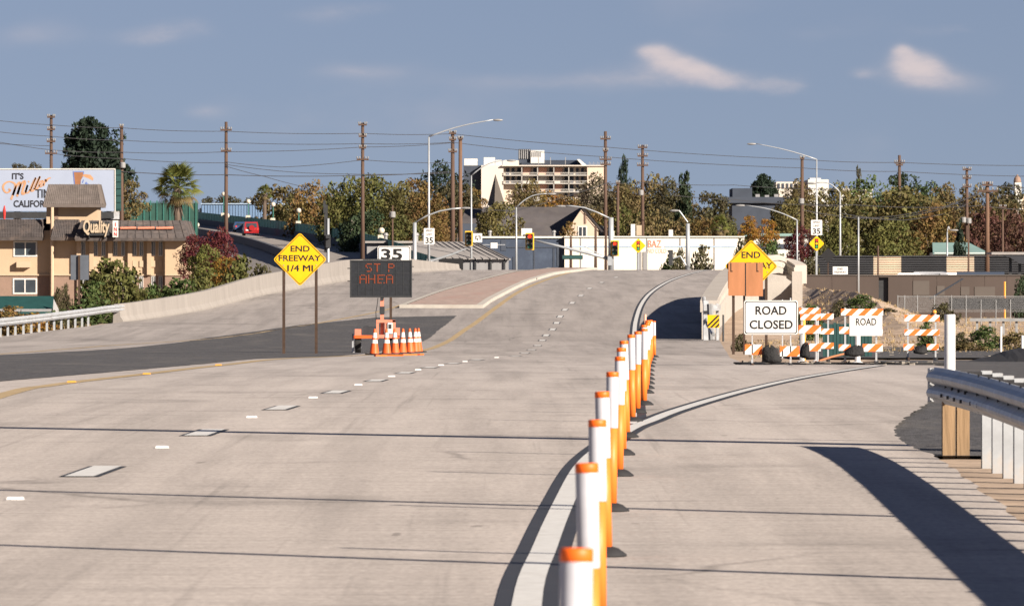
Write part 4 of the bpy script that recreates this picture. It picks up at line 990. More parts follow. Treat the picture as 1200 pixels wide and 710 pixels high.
# black signals on posts
def post_signal(px, pyt, Y, cy, hpx, lab, r=.08, arm=None):
    x = X(px, Y); b = Vector((x, Y, gz(x, Y))); o = thing('traffic_light', b, lab, 'traffic light')
    mk('pole', MB().tube([b, Vector((x, Y, Z(pyt, Y)))], [r*1.3, r], 10), 'pole_metal', o, smooth=True)
    if arm:
        mk('lamp_arm', MB().tube([Vector((x, Y, Z(pyt, Y)+.1)), P(*arm, Y)], .05, 6), 'pole_metal', o); m = MB(); cobra(m, P(*arm, Y), (-1, 0)); mk('lamp_head', m, 'insulator', o)
    return o
t1 = post_signal(384.5, 256, 560, 283, 14, 'black traffic light on a grey post above the left concrete wall', .1)
mk('housing', MB().box(X(382, 560), X(387.5, 560), 559.6, 559.88, Z(290, 560), Z(275, 560)).box(X(382.4, 560), X(387.1, 560), 559.35, 559.6, Z(279.5, 560), Z(278.3, 560)), 'dark_steel', t1)
mk('upper_box', MB().box(X(379, 560), X(381.6, 560), 559.8, 560.1, Z(250, 560), Z(235, 560)).box(X(380, 560), X(384, 560), 560, 560.1, Z(296, 560), Z(240, 560)), 'dark_steel', t1)
t2 = post_signal(806, 262, 610, 300, 18, 'grey signal post with louvred black light beside the leafy shrub', .16, (796, 247))
mm_ = MB().box(X(783.5, 610), X(788.5, 610), 609.5, 609.8, Z(311, 610), Z(293, 610))
for k in range(4): mm_.add([(X(781.8, 610), 609.6, Z(293.5+k*4.5, 610)), (X(783.6, 610), 609.6, Z(293.5+k*4.5, 610)), (X(783.6, 610), 609.6, Z(296.6+k*4.5, 610)), (X(781.8, 610), 609.9, Z(293.5+k*4.5, 610)), (X(783.6, 610), 609.9, Z(293.5+k*4.5, 610)), (X(783.6, 610), 609.9, Z(296.6+k*4.5, 610))], [(0, 1, 2), (3, 5, 4), (0, 3, 4, 1), (1, 4, 5, 2), (2, 5, 3, 0)])
mk('louvred_head', mm_, 'dark_steel', t2); mk('bracket', MB().tube([P(788, 303, 609.7), P(797, 300, 609.8), P(804, 311, 609.9)], .07, 6), 'pole_metal', t2)
# ------------------------------------------------------------------ small signs on poles
def speed_sign(cx, py0, py1, wpx, Y, lab, pole=None):
    c = P(cx, (py0+py1)/2, Y); b = Vector((c.x, Y, gz(c.x, Y))); o = thing('speed_limit_sign', b, lab, 'traffic sign')
    x0, x1 = X(cx-wpx/2, Y), X(cx+wpx/2, Y); h = py1-py0
    mk('plate', MB().plate(rrect(x0, x1, Z(py1, Y), Z(py0, Y), .05), Y, Y+.02), 'sign_white', o)
    for s, a, d, f in (('SPEED', .08, .22, .62), ('LIMIT', .32, .46, .56)): text(o, s, 'sign_black', c.x-(x1-x0)*f/2, c.x+(x1-x0)*f/2, Z(py0+h*d, Y), Z(py0+h*a, Y), Y-.01, .0)
    text(o, '35', 'sign_black', c.x-(x1-x0)*.35, c.x+(x1-x0)*.35, Z(py0+h*.93, Y), Z(py0+h*.56, Y), Y-.01, .02)
    mk('post', MB().tube([b, Vector((c.x, Y+.08, Z(py0, Y)))], .045, 8), 'pole_metal', o)
    return o
speed_sign(503, 267.5, 286.5, 12.5, 560, 'white SPEED LIMIT 35 sign on the left, by the tall curved lamp')
speed_sign(957, 257.8, 275.5, 13, 520, 'white SPEED LIMIT 35 sign on the right, above a yellow signal warning')
def signal_ahead(cx, cy, h, Y, lab, name='signal_ahead_sign'):
    c = P(cx, cy, Y); hh = h*Y/FPX; b = Vector((c.x, Y, gz(c.x, Y))); o = thing(name, b, lab, 'traffic sign')
    mk('plate', MB().plate(diamond(c.x, c.z, hh, .08), Y-.03, Y-.01), 'sign_yellow', o)
    mk('pictogram', MB().box(c.x-hh*.22, c.x+hh*.22, Y-.045, Y-.032, c.z-hh*.62, c.z+hh*.62), 'sign_black', o)
    for k, mn in enumerate(('picto_red', 'sign_yellow', 'picto_green')):
        z = c.z+hh*.4-hh*.4*k; mk('disc', MB().add([(c.x+hh*.15*math.cos(2*math.pi*i/10), Y-.05, z+hh*.15*math.sin(2*math.pi*i/10)) for i in range(10)], [tuple(range(10))]), mn, o)
    mk('post', MB().box(c.x-.06, c.x+.06, Y, Y+.1, b.z, Z(cy-h*.8, Y)), 'pole_metal', o)
    return o
signal_ahead(957, 285.5, 9.2, 519, 'yellow signal-ahead diamond on the right, below the speed limit sign')
sa = signal_ahead(748, 288, 8.8, 610, 'yellow signal-ahead diamond in front of the white building')
mk('tan_panel', MB().box(X(745.8, 610), X(752, 610), 609.95, 610, Z(276, 610), Z(264, 610)), 'sign_cream', sa)
dsb = thing('diamond_sign', (X(971, 515), 515, gz(X(971, 515), 515)), 'black back of a diamond sign right of the speed limit sign', 'traffic sign'); q = ORG[dsb]
c = P(970.5, 299.5, 515); mk('plate', MB().plate(diamond(c.x, c.z, 9.2*515/FPX, .06), 514.97, 515), 'sign_black', dsb); mk('post', MB().box(c.x-.04, c.x+.04, 515.01, 515.08, q.z, c.z+.3), 'corten', dsb)
Yv = 480
vs = thing('freeway_sign', (X(985, Yv), Yv, gz(X(985, Yv), Yv)), 'small white two-line freeway sign beside the dirt mound', 'traffic sign')
mk('plate', MB().box(X(976, Yv), X(993.5, Yv), Yv, Yv+.02, Z(321.5, Yv), Z(312.5, Yv)), 'sign_white', vs)
text(vs, 'END', 'sign_black', X(981.5, Yv), X(988, Yv), Z(316.4, Yv), Z(313.8, Yv), Yv-.01, 0); text(vs, 'FREEWAY', 'sign_black', X(978, Yv), X(991.5, Yv), Z(320.2, Yv), Z(317.6, Yv), Yv-.01, 0)
mk('post', MB().tube([ORG[vs], P(985, 313, Yv+.06)], .03, 6), 'pole_metal', vs)
gsn = thing('back_of_sign', (X(93, 372), 372, T(X(93, 372), 372)), 'grey back of a road sign on a brown post before the hotel', 'traffic sign')
mk('plate', MB().box(X(82.8, 372), X(104, 372), 372, 372.02, Z(328, 372), Z(299, 372)), 'sign_back', gsn); mk('post', MB().box(X(91.6, 372), X(94, 372), 371.9, 371.99, ORG[gsn].z-.1, Z(299.5, 372)), 'corten', gsn)
# ------------------------------------------------------------------ utility poles
def upole(px, pyt, Y, arms, lab, r=.17, xf=None, pyb=None, m='pole_wood'):
    x = X(px, Y); b = Vector((x, Y, gz(x, Y) if pyb is None else Z(pyb, Y))); o = thing('utility_pole', b, lab, 'utility pole')
    mk('pole', MB().tube([b, Vector((x, Y, Z(pyt, Y)))], [r*1.25, r*.8], 10), m, o, smooth=True)
    for py, hw in arms:
        z = Z(py, Y); hw2 = hw*Y/FPX; ca = mk('crossarm', MB().box(x-hw2, x+hw2, Y-.26, Y-.14, z-.07, z+.07), 'pole_wood', o)
        ins = MB()
        for k in (-.92, -.5, .5, .92): ins.lathe((x+hw2*k, Y-.2, z+.07), [(.03, 0), (.06, .06), (.07, .14), (.03, .2)], 6)
        mk('insulators', ins, 'insulator', ca, kind='stuff')
    if xf:
        for dx, py in xf:
            mk('transformer', MB().lathe((x+dx*Y/FPX, Y-.3, Z(py+7, Y)), [(.22, 0), (.25, .05), (.25, .42), (.2, .5)], 12), 'insulator', o)
    return o
UP = 680.
upole(60, 135, UP, [(137.5, 4.5), (152, 4.5), (166, 5), (180, 7)], 'utility pole with four crossarms above the beer billboard', .16)
upole(142.5, 147, UP, [(149, 2)], 'tall brown utility pole at the right edge of the billboard', .18, xf=[(1.5, 190)])
upole(265, 143, UP, [(152.5, 6.5), (177, 6)], 'utility pole with two crossarms right of the palm tree', .17)
upole(425, 144, UP, [(146.5, 5), (160, 4.5), (173.5, 4), (187, 7)], 'utility pole with four crossarms before the olive and rust trees', .17)
upole(530.5, 154, UP, [(156.5, 4), (164, 4), (178, 5)], 'left pole of the close pair of brown utility poles', .2)
upole(539.5, 160, 660, [(163, 3)], 'right, slightly lighter pole of the close pair of brown utility poles', .19, m='pole_light')
upole(709.5, 154, 720, [(163, 6), (177, 3), (187, 7), (193, 6)], 'utility pole with wide crossarms in front of the large pale building', .18)
upole(724, 213, 690, [(215, 2)], 'bare brown pole just left of the cypress', .15)
upole(753, 170, 720, [(173, 5.5), (183, 6), (194, 6.5)], 'utility pole with three crossarms right of the cypress', .17, xf=[(-2, 222)])
upole(940, 184, 700, [(186, 2.5)], 'plain utility pole left of the tallest right-hand lamp', .18, xf=[(-1, 232)])
upole(1054, 182, 720, [(191, 6), (193.5, 4)], 'utility pole rising from the big tree at right', .17, xf=[(-1, 222)])
upole(1133, 197, 700, [(199, 5), (209, 5), (219, 5)], 'utility pole with three crossarms and transformers at right', .16, xf=[(-4, 254), (2, 255)])
upole(1157, 213, 560, [(217, 6), (224, 12)], 'brown utility pole with long lower crossarm near right edge', .16, pyb=347, m='pole_light')
upole(1175, 240, 760, [(243, 4)], 'short far utility pole before the reddish trees at right', .12)
upole(460, 241, 640, [], 'short pole with a white box, right of the black traffic light', .08, xf=[(0, 248)])
upole(1029, 288, 540, [], 'slim dark post before the striped metal fence', .07)
upole(1135, 262, 540, [], 'slim dark post at the right part of the striped fence', .07)
for px, lab in ((669, 'leftmost of three dark posts before the white building'), (698, 'middle of three dark posts before the white building'), (710, 'rightmost of three dark posts before the white building')):
    upole(px, 265 if px > 690 else 277, 625, [], lab, .12)
# wires
def wire(pts, Y, lab, r=.034):
    P3 = [P(a, b, Y if len(q) == 0 else q[0]) for a, b, *q in pts]; sm = []
    for i in range(len(P3)-1):
        a, b = P3[i], P3[i+1]; s = min(1.5, abs(pts[i+1][0]-pts[i][0])*.012)*Y/FPX
        for k in range(8): u = k/8; p = a+(b-a)*u; p.z -= 4*s*u*(1-u); sm.append(p)
    sm.append(P3[-1])
    mk('power_line', MB().tube(sm, r, 4), 'wire', org=P3[0], label=lab, cat='power line', group='overhead power lines')
W = UP-.2
wire([(-30, 138), (60, 146.5), (142, 150), (265, 154), (425, 156.5), (530, 157), (709, 172.5), (940, 187), (1054, 190.5), (1240, 194)], W, 'uppermost long power line crossing the whole picture')
wire([(-30, 151), (60, 160), (142, 164.5), (265, 167), (425, 168.5), (530, 167), (709, 184), (940, 197), (1054, 201), (1240, 207)], W, 'second long power line crossing the whole picture')
wire([(-30, 161), (60, 176), (142, 178.5), (265, 178), (425, 172.5), (530, 167.5)], W, 'third power line down, from left edge to the close pole pair')
wire([(60, 180), (142, 186), (265, 191)], W, 'pale low power line between billboard pole and palm')
wire([(-30, 166), (60, 171)], W, 'short power line left of the billboard pole')
wire([(142, 201), (265, 205), (425, 205.5), (502, 202.5), (530, 201)], W, 'thick lower power line right of the palm', .045)
wire([(265, 190), (330, 196), (425, 187.5), (530, 191)], W, 'faint power line sagging between second and fourth pole')
wire([(265, 193), (360, 203), (530, 203)], W, 'drooping power line left of the olive trees')
wire([(265, 195), (310, 207), (360, 220)], W, 'power line slanting down from the pole right of the palm')
wire([(709, 215), (753, 214), (860, 217), (1000, 222), (1133, 240)], 715, 'lower power line in front of the dark trees at centre right')
wire([(790, 229), (860, 234), (940, 240), (985, 242)], 690, 'short power line before the grey slate roof')
wire([(1157, 224), (1110, 241), (1050, 253), (1005, 256), (940, 246)], 565, 'first of four power lines fanning left from the long crossarm pole')
wire([(1150, 225), (1100, 246), (1040, 257), (984, 250)], 566, 'second of four power lines fanning left from the long crossarm pole')
wire([(1164, 224), (1110, 250), (1060, 258), (1000, 254)], 567, 'third of four power lines fanning left from the long crossarm pole')
wire([(1157, 240), (1100, 243), (1000, 240), (940, 239)], 568, 'lowest of four power lines left of the long crossarm pole')
wire([(1157, 217), (1240, 222)], 561, 'upper power line leaving the right edge from the long crossarm pole')
wire([(1157, 242), (1240, 248)], 561, 'lower power line leaving the right edge from the long crossarm pole')
wire([(548, 244), (605, 247), (716, 213)], 640, 'power line crossing behind the street lamps at the signal')
# ------------------------------------------------------------------ overpass on the left
RL = [(-75, 1420, 11.5), (X(218.6, 1250), 1250, Z(262, 1250)), (X(344, 1000), 1000, Z(279.5, 1000)), (X(440, 780), 780, Z(301, 780)), (-4, 650, -.6)]
def opath():
    out = []
    p = [Vector(v) for v in RL]
    for i in range(len(p)-1):
        a, b, c, d = p[max(i-1, 0)], p[i], p[i+1], p[min(i+2, len(p)-1)]
        for k in range(10):
            t = k/10; out.append(.5*((2*b)+(-a+c)*t+(2*a-5*b+4*c-d)*t*t+(-a+3*b-3*c+d)*t**3))
    out.append(p[-1]); return out
OP = opath(); OW = 9.4
ov = thing('overpass', (OP[20].x, OP[20].y, -1.6), 'grey overpass road descending from left with dark parapets and green railing', 'overpass')
d1, d2, d3, d4, d5 = MB(), MB(), MB(), MB(), MB()
for a, b in zip(OP, OP[1:]):
    A, B = a-Vector((OW, 0, 0)), b-Vector((OW, 0, 0)); up = lambda v, h: v+Vector((0, 0, h))
    d1.quad(A, a, b, B)
    d5.quad(up(A, -.02)+Vector((-.5, 0, 0)), up(B, -.02)+Vector((-.5, 0, 0)), Vector((B.x-14-(B.z+2), B.y, -1.7)), Vector((A.x-14-(A.z+2), A.y, -1.7))); d5.quad(up(a, -.02)+Vector((.6, 0, 0)), up(b, -.02)+Vector((.6, 0, 0)), Vector((b.x+.6, b.y, -1.7)), Vector((a.x+.6, a.y, -1.7)))  # left side wall sloped outward so that it catches the sun
    for (p, q, o0, o1, h, mbx) in ((a, b, 0, .35, .95, d2), (A, B, -.4, 0, .85, d2)):
        e0, e1 = Vector((o0, 0, 0)), Vector((o1, 0, 0))
        mbx.quad(p+e0, q+e0, up(q+e0, h), up(p+e0, h)); mbx.quad(up(p+e0, h), up(q+e0, h), up(q+e1, h), up(p+e1, h)); mbx.quad(up(p+e1, h), up(q+e1, h), q+e1-Vector((0, 0, .5)), p+e1-Vector((0, 0, .5)))
    d3.quad(up(a, .96)+Vector((.15, 0, 0)), up(b, .96)+Vector((.15, 0, 0)), up(b, 1.95)+Vector((.15, 0, 0)), up(a, 1.95)+Vector((.15, 0, 0)))
    d3.quad(up(a, .96)+Vector((.19, 0, 0)), up(a, 1.95)+Vector((.19, 0, 0)), up(b, 1.95)+Vector((.19, 0, 0)), up(b, .96)+Vector((.19, 0, 0)))
    n = max(1, int((b-a).length/6))
    for k in range(n):
        p = a+(b-a)*(k/n)+Vector((.17, 0, 0)); d4.tube([up(p, .9), up(p, 2.05)], .06, 5)
    d4.tube([up(a, 2.0)+Vector((.17, 0, 0)), up(b, 2.0)+Vector((.17, 0, 0))], .05, 5)
mk('deck', d1, 'road_asphalt', ov); mk('parapet', d2, 'parapet_dark', ov); mk('railing_mesh', d3, 'green_mesh', ov); mk('railing_posts', d4, 'green_paint', ov, kind='stuff'); mk('side_wall', d5, 'road_asphalt', ov)
def globe_lamp(px, pyt, Y, side, lab, box=True):
    pos = min(OP, key=lambda v: abs(v.y-Y)); x = X(px, Y); zb = float(np.interp(-Y, [-v.y for v in OP], [v.z for v in OP]))
    b = Vector((x, Y, zb)); o = thing('globe_lamp', b, lab, 'street lamp', 'globe lamps along the overpass')
    t = Z(pyt, Y); mk('pole', MB().tube([b-Vector((0, 0, .4)), Vector((x, Y, t-.5))], .09, 8), 'green_paint', o); mk('globe', MB().ball((x, Y, t-.2), .33, 12), 'globe', o, smooth=True)
    if box: mk('cabinet', MB().box(x-.35, x+.3, Y-.35, Y-.1, zb+1.6, zb+2.3), 'globe', o)
def xr_over(Y): return float(np.interp(-Y, [-v.y for v in OP], [v.x for v in OP]))
for pxl, pyt, lab in ((262, 226, 'globe lamp post beside the wooden pole, leftmost on the green railing'), (291, 234.5, 'globe lamp post above the red car on the green railing'), (320, 238, 'third globe lamp from the left on the green railing'), (350, 245, 'globe lamp post just left of the END FREEWAY sign top'), (414, 258, 'globe lamp post between END FREEWAY sign and the four-arm pole'), (447, 268, 'rightmost low globe lamp at the foot of the overpass')):
    ys = [v.y for v in OP]; best = min(range(600, 1400, 5), key=lambda Y: abs(X(pxl, Y)-xr_over(Y)-.3)); globe_lamp(pxl, pyt, best, 1, lab)
for pxl, pyt, lab in ((287, 286, 'low globe lamp on the near side of the overpass by the maple'), (266, 251, 'globe lamp on the near parapet left of the red car'), (231, 262, 'globe lamp on the near parapet beside the hotel roof')):
    best = min(range(700, 1400, 5), key=lambda Y: abs(X(pxl, Y)-xr_over(Y)+OW+.2)); globe_lamp(pxl, pyt, best, -1, lab, False)
# ------------------------------------------------------------------ cars
def car(m, spare=False, suv=True):
    o = thing('car', (0, 0, 0), '', 'car')
    H = 1.72 if suv else 1.42
    prof = [(-2.15, .35), (-2.2, .75), (-2.1, .98), (-1.75, H-.05), (-1.4, H), (.2, H), (.9, 1.02), (2.0, .88), (2.15, .6), (2.1, .35)] if suv else [(-2.2, .35), (-2.2, .85), (-1.5, .95), (-.8, H), (.3, H), (1.1, .95), (2.1, .8), (2.2, .5), (2.15, .35)]
    w_ = .88; n = len(prof); mb = MB()
    for sx, k in ((-1, 1), (1, 1)):
        for y, z in prof: mb.v.append((sx*w_*(1 if z < 1.03 else .86), y, z))
    for i in range(n): mb.f.append((i, (i+1) % n, n+(i+1) % n, n+i)); mb.m.append(0)
    mb.f.append(tuple(range(n))); mb.f.append(tuple(range(n, 2*n))[::-1]); mb.m += [0, 0]
    b = mk('body', mb, m, o); fixmesh(b)
    g = MB()
    if suv: g.quad((-.66, -2.085, 1.06), (.66, -2.085, 1.06), (.62, -1.815, H-.16), (-.62, -1.815, H-.16)); g.quad((-.68, .86, 1.08), (.68, .86, 1.08), (.64, .27, H-.08), (-.64, .27, H-.08))
    else: g.quad((-.64, -1.46, 1.0), (.64, -1.46, 1.0), (.62, -.87, H-.06), (-.62, -.87, H-.06)); g.quad((-.64, 1.06, 1.0), (.64, 1.06, 1.0), (.62, .37, H-.06), (-.62, .37, H-.06))
    for s in (-1, 1):
        xx = s*.80
        g.quad((xx, -1.5, 1.07), (xx, .5, 1.07), (s*.775, .1, H-.12), (s*.775, -1.35, H-.12)) if suv else g.quad((xx, -1.1, 1.0), (xx, .8, 1.0), (s*.775, .25, H-.08), (s*.775, -.75, H-.08))
    gl = mk('windows', g, 'glass', o)
    for v in gl.data.vertices: v.co.y += -.02 if v.co.y < -1.2 else 0
    for sx in (-.8, .8):
        for y in (-1.35, 1.35): wheel(o, (sx, y, .33), .33, .22)
    for sx in (-.72, .72): mk('tail_light', MB().cbox((sx, -2.2, .82), (.2, .04, .2)), 'picto_red', o)
    if spare:
        s = MB(); n = 16; s.add([(.34*math.cos(2*math.pi*i/n), y, 1.0+.34*math.sin(2*math.pi*i/n)) for y in (-2.42, -2.2) for i in range(n)], [tuple(range(n)), tuple(range(n, 2*n))[::-1]]+[(i, n+i, n+(i+1) % n, (i+1) % n) for i in range(n)])
        mk('spare_wheel', s, m, o); mk('plate', MB().cbox((-.5, -2.215, .72), (.4, .03, .16)), 'white_plastic', o)
    return o
def on_over(o, px, Y, lab):
    x = X(px, Y); zb = float(np.interp(-Y, [-v.y for v in OP], [v.z for v in OP])); o.location = (x, Y, zb+.01); o.rotation_euler = (R(1.2), 0, R(6)); tag(o, lab)
c1 = car('car_red', True); c1.scale = (1.12, 1, 1.1); on_over(c1, 293.5, 1040, 'small red off-road car with rear spare wheel climbing the overpass')
c2 = car('car_blue', False, False); on_over(c2, 281.5, 1100, 'dark blue car ahead and left of the red one on the overpass')
cw = car('car_white', False, False); cs = car('car_silver', False, True)
for i, (px, src, lab) in enumerate(((1063, cw, 'white car roof behind the brown wall, leftmost of the parked cars'), (1077, cs, 'silver parked car behind the brown wall, second from the left'), (1096, cw, 'white parked car behind the brown wall, third from the left'), (1112, cw, 'white parked car behind the brown wall, fourth from the left'))):
    o = src if i < 2 else copy_tree(cw); Y = 470; o.location = (X(px, Y), Y, -.12 if src is cw else -.35); o.rotation_euler = (0, 0, R(75+i*6)); tag(o, lab, group='cars parked behind the brown wall')
mk('parking_lot', MB().box(18, 46, 450, 545, -1.5, -.14), 'road_asphalt', kind='structure')
# ================================================================== BUILDINGS
GZ = -1.7
def pbox(mb, px0, px1, py0, py1, Y0, Y1, Yr=None):
    """box seen at px0..px1, py0(top)..py1(bottom) on its front plane Y0, back at Y1"""
    Yr = Yr or Y0
    return mb.box(X(px0, Yr), X(px1, Yr), Y0, Y1, GZ-.3 if py1 is None else Z(py1, Yr), Z(py0, Yr))
def window(parent, px0, px1, py0, py1, Y, mull=1, fm='frame_white', fw=.09, glass='glass', depth=.06):
    x0, x1, z0, z1 = X(px0, Y), X(px1, Y), Z(py1, Y), Z(py0, Y); m = MB(); d = fw
    m.box(x0, x0+d, Y-depth, Y, z0, z1); m.box(x1-d, x1, Y-depth, Y, z0, z1); m.box(x0+d, x1-d, Y-depth, Y, z0, z0+d); m.box(x0+d, x1-d, Y-depth, Y, z1-d, z1)
    for k in range(mull): c = x0+(x1-x0)*(k+1)/(mull+1); m.box(c-d*.4, c+d*.4, Y-depth*.9, Y, z0+d, z1-d)
    f = mk('window', m, fm, parent); mk('pane', MB().box(x0+d, x1-d, Y-.025, Y-.005, z0+d, z1-d), glass, f); return f
# ---- hotel
YH = 575.; s_ = YH/FPX
ht = thing('hotel', (X(110, YH), YH, GZ), 'tan stucco two-storey hotel with brown tiled mansard roofs and tower', 'building')
w1 = MB(); pbox(w1, -60, 58, 270, 322, YH+.8, YH+14, YH); pbox(w1, 58, 90, 270, 322, YH+.2, YH+14, YH); pbox(w1, 90, 194, 270, 322, YH, YH+13); pbox(w1, 194, 218.5, 270, 322, YH-.8, YH+13, YH)
for p in (90, 105, 127, 150, 172.5, 191): pbox(w1, p, p+(5 if p < 194 else 3), 278, 322, YH-.35, YH, YH)
mk('upper_wall', w1, 'stucco', ht)
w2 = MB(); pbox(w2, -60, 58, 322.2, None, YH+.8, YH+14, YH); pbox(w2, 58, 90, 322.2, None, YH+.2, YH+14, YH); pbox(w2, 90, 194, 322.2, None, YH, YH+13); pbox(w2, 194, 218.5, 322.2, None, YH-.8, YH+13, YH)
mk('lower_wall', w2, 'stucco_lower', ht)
w3 = MB()
for a, b, y in ((-60, 58, .8), (58, 90, .2), (90, 194, 0), (194, 219, -.8)): pbox(w3, a, b, 321.3, 323, YH+y-.12, YH+y+.2, YH)
mk('band', w3, 'stucco_trim', ht)
for k, (a, b, c, d) in enumerate(((15.7, 43.6, 282.6, 301), (15, 43.6, 326, 344.6), (-35, -8, 282.6, 301))): window(ht, a, b, c, d, YH+.8, 1, fw=.11)
for a, b in ((19, 35), (-30, -14)): mk('air_conditioner', MB().box(X(a, YH), X(b, YH), YH+.3, YH+.8, Z(313.5, YH), Z(306.5, YH)), 'stucco_trim', ht)
for g in ((95, 100), (110, 114.5), (119, 123.5), (133, 137.5), (142, 146.5), (155.5, 160), (163.5, 168), (177.5, 182), (186, 190.5)):
    window(ht, g[0], g[1], 283, 300, YH, 1, fw=.045); window(ht, g[0], g[1], 323.5, 338, YH, 1, fw=.045)
    vent = MB().box(X(g[0], YH), X(g[1], YH), YH-.08, YH, Z(313, YH), Z(305.5, YH)); mk('vent_grille', vent, 'stucco_trim', ht)
def mansard(pxs, pyt, pye, Yf, Yb, inset_px, mat='roof_tile', rib=1.9, right=True, name='roof'):
    x0, x1 = X(pxs[0], YH), X(pxs[1], YH); zt, ze = Z(pyt, YH), Z(pye, YH); i = inset_px*s_
    m = MB(); e = [(x0, Yf, ze), (x1, Yf, ze), (x1, Yb, ze), (x0, Yb, ze)]; t = [(x0+i, Yf+1.2, zt), (x1-i, Yf+1.2, zt), (x1-i, Yb-1.2, zt), (x0+i, Yb-1.2, zt)]
    for k in range(4): m.quad(e[k], e[(k+1) % 4], t[(k+1) % 4], t[k])
    m.quad(*t); m.quad(*e[::-1])
    d = [(x0+.05, Yf+.05, ze-.22), (x1-.05, Yf+.05, ze-.22), (x1-.05, Yb, ze-.22), (x0+.05, Yb, ze-.22)]
    for k in range(4): m.quad(e[k], d[k], d[(k+1) % 4], e[(k+1) % 4])
    m.quad(*d[::-1])
    r = mk(name, m, mat, ht); rb = MB(); nn = int((x1-x0)/(rib*s_))
    for k in range(nn):        # tile ridges run up the slope
        u = (k+.5)/nn; a = Vector(e[0]).lerp(Vector(e[1]), u); b = Vector(t[0]).lerp(Vector(t[1]), u); rb.tube([a+Vector((0, -.01, .02)), b+Vector((0, -.01, .02))], .035, 4)
    for c in range(1, 4):      # course steps
        u = c/4; a = Vector(e[0]).lerp(Vector(t[0]), u); b = Vector(e[1]).lerp(Vector(t[1]), u); rb.tube([a+Vector((0, -.015, .0)), b+Vector((0, -.015, 0))], .03, 4)
    for c in range(nn//4):
        u = (c+.5)/max(1, nn//4); a = Vector(e[1]).lerp(Vector(e[2]), u); b = Vector(t[1]).lerp(Vector(t[2]), u); rb.tube([a+Vector((.01, 0, .02)), b+Vector((.01, 0, .02))], .05, 4)
    mk('tile_ridges', rb, mat, r, kind='stuff'); return r
mansard((-64, 50.5), 257, 278.5, YH-.2, YH+14, 2); mansard((60, 96), 257.5, 278.5, YH-.9, YH+13.5, 4, rib=2.2); mansard((89, 222.5), 258.5, 279, YH-1.8, YH+14, 7, rib=9)
pl = MB(); 
for a, b in ((141, 159.5), (161.5, 181), (183, 203)): pl.tube([P(a, 267.5, YH-1.35), P(b, 267.2, YH-1.35)], .09, 8)
mk('neon_tube', pl, 'neon', ht)
tw = MB(); pbox(tw, 53, 113, 238, 262, YH+1.5, YH+6.2, YH); mk('tower_wall', tw, 'stucco', ht)
mk('tower_opening', MB().box(X(58, YH), X(67, YH), YH+1.45, YH+1.5, Z(257, YH), Z(242, YH)), 'stucco_lower', ht)
mk('tower_vent', MB().box(X(81, YH), X(86, YH), YH+1.44, YH+1.5, Z(252, YH), Z(246, YH)).box(X(81.6, YH), X(85.4, YH), YH+1.42, YH+1.45, Z(249, YH), Z(248.4, YH)), 'stucco_trim', ht)
mansard((50, 118.5), 216, 239.5, YH+.4, YH+7.2, 5, mat='roof_tile_pale', rib=2.3, name='tower_roof')
mk('drain_pipe', MB().tube([Vector((X(61, YH), YH-.1, GZ)), P(61, 243, YH-.1)], .14, 8), 'stucco_trim', ht)
mk('red_figure', MB().tube([P(5, 257, YH+2), P(5, 247, YH+2), P(5.2, 241, YH+2)], [.07, .13, .04], 8), 'sign_red', ht)
YQ = YH-2.2
qs = thing('roof_sign', (X(112, YQ), YQ, Z(278, YQ)), 'cream script sign reading Quality with white INN panel on hotel roof', 'sign')
text(qs, 'Quality', 'sign_cream', X(97.5, YQ), X(128.5, YQ), Z(277.5, YQ), Z(257.5, YQ), YQ, bold=.03, shear=.12, name='script_lettering')
mk('backing', MB().box(X(98.5, YQ), X(128, YQ), YQ+.12, YQ+.2, Z(276, YQ), Z(260, YQ)), 'dark_steel', qs)
mk('support', MB().box(X(104, YQ), X(104.8, YQ), YQ+.2, YQ+1, Z(280, YQ), Z(262, YQ)).box(X(122, YQ), X(122.8, YQ), YQ+.2, YQ+1, Z(280, YQ), Z(262, YQ)), 'dark_steel', qs)
ip = mk('inn_panel', MB().box(X(132, YQ), X(138.5, YQ), YQ, YQ+.2, Z(278, YQ), Z(258.5, YQ)), 'frame_white', qs)
for k, ch in enumerate('INN'): text(ip, ch, 'sign_red', X(133.6 if ch != 'I' else 134.8, YQ), X(137 if ch != 'I' else 135.8, YQ), Z(265.5+k*5.6, YQ), Z(261+k*5.6, YQ), YQ-.02, .02)
# small outbuilding with dark green roof, in front of the hotel
YG = 470
sh = thing('shed', (X(30, YG), YG, GZ), 'low shed with dark green roof in front of the hotel', 'shed')
mk('wall', MB().box(X(-60, YG), X(62, YG), YG+.3, YG+4, GZ, Z(362, YG)), 'grey_siding', sh)
mk('roof', MB().poly([(X(-62, YG), YG, Z(368, YG)), (X(65, YG), YG, Z(368, YG)), (X(60, YG), YG+2.2, Z(347, YG)), (X(-62, YG), YG+2.2, Z(347, YG))]).poly([(X(-62, YG), YG+4.4, Z(368, YG)), (X(-62, YG), YG+2.2, Z(347, YG)), (X(60, YG), YG+2.2, Z(347, YG)), (X(65, YG), YG+4.4, Z(368, YG))]), 'dark_green', sh)
mk('gable', MB().poly([(X(61, YG), YG+.1, GZ), (X(69, YG), YG+.4, GZ), (X(69, YG), YG+.5, Z(364, YG)), (X(62.5, YG), YG+.3, Z(350, YG))]).box(X(62, YG), X(69, YG), YG+.5, YG+4, GZ, Z(364, YG)), 'grey_siding', sh)
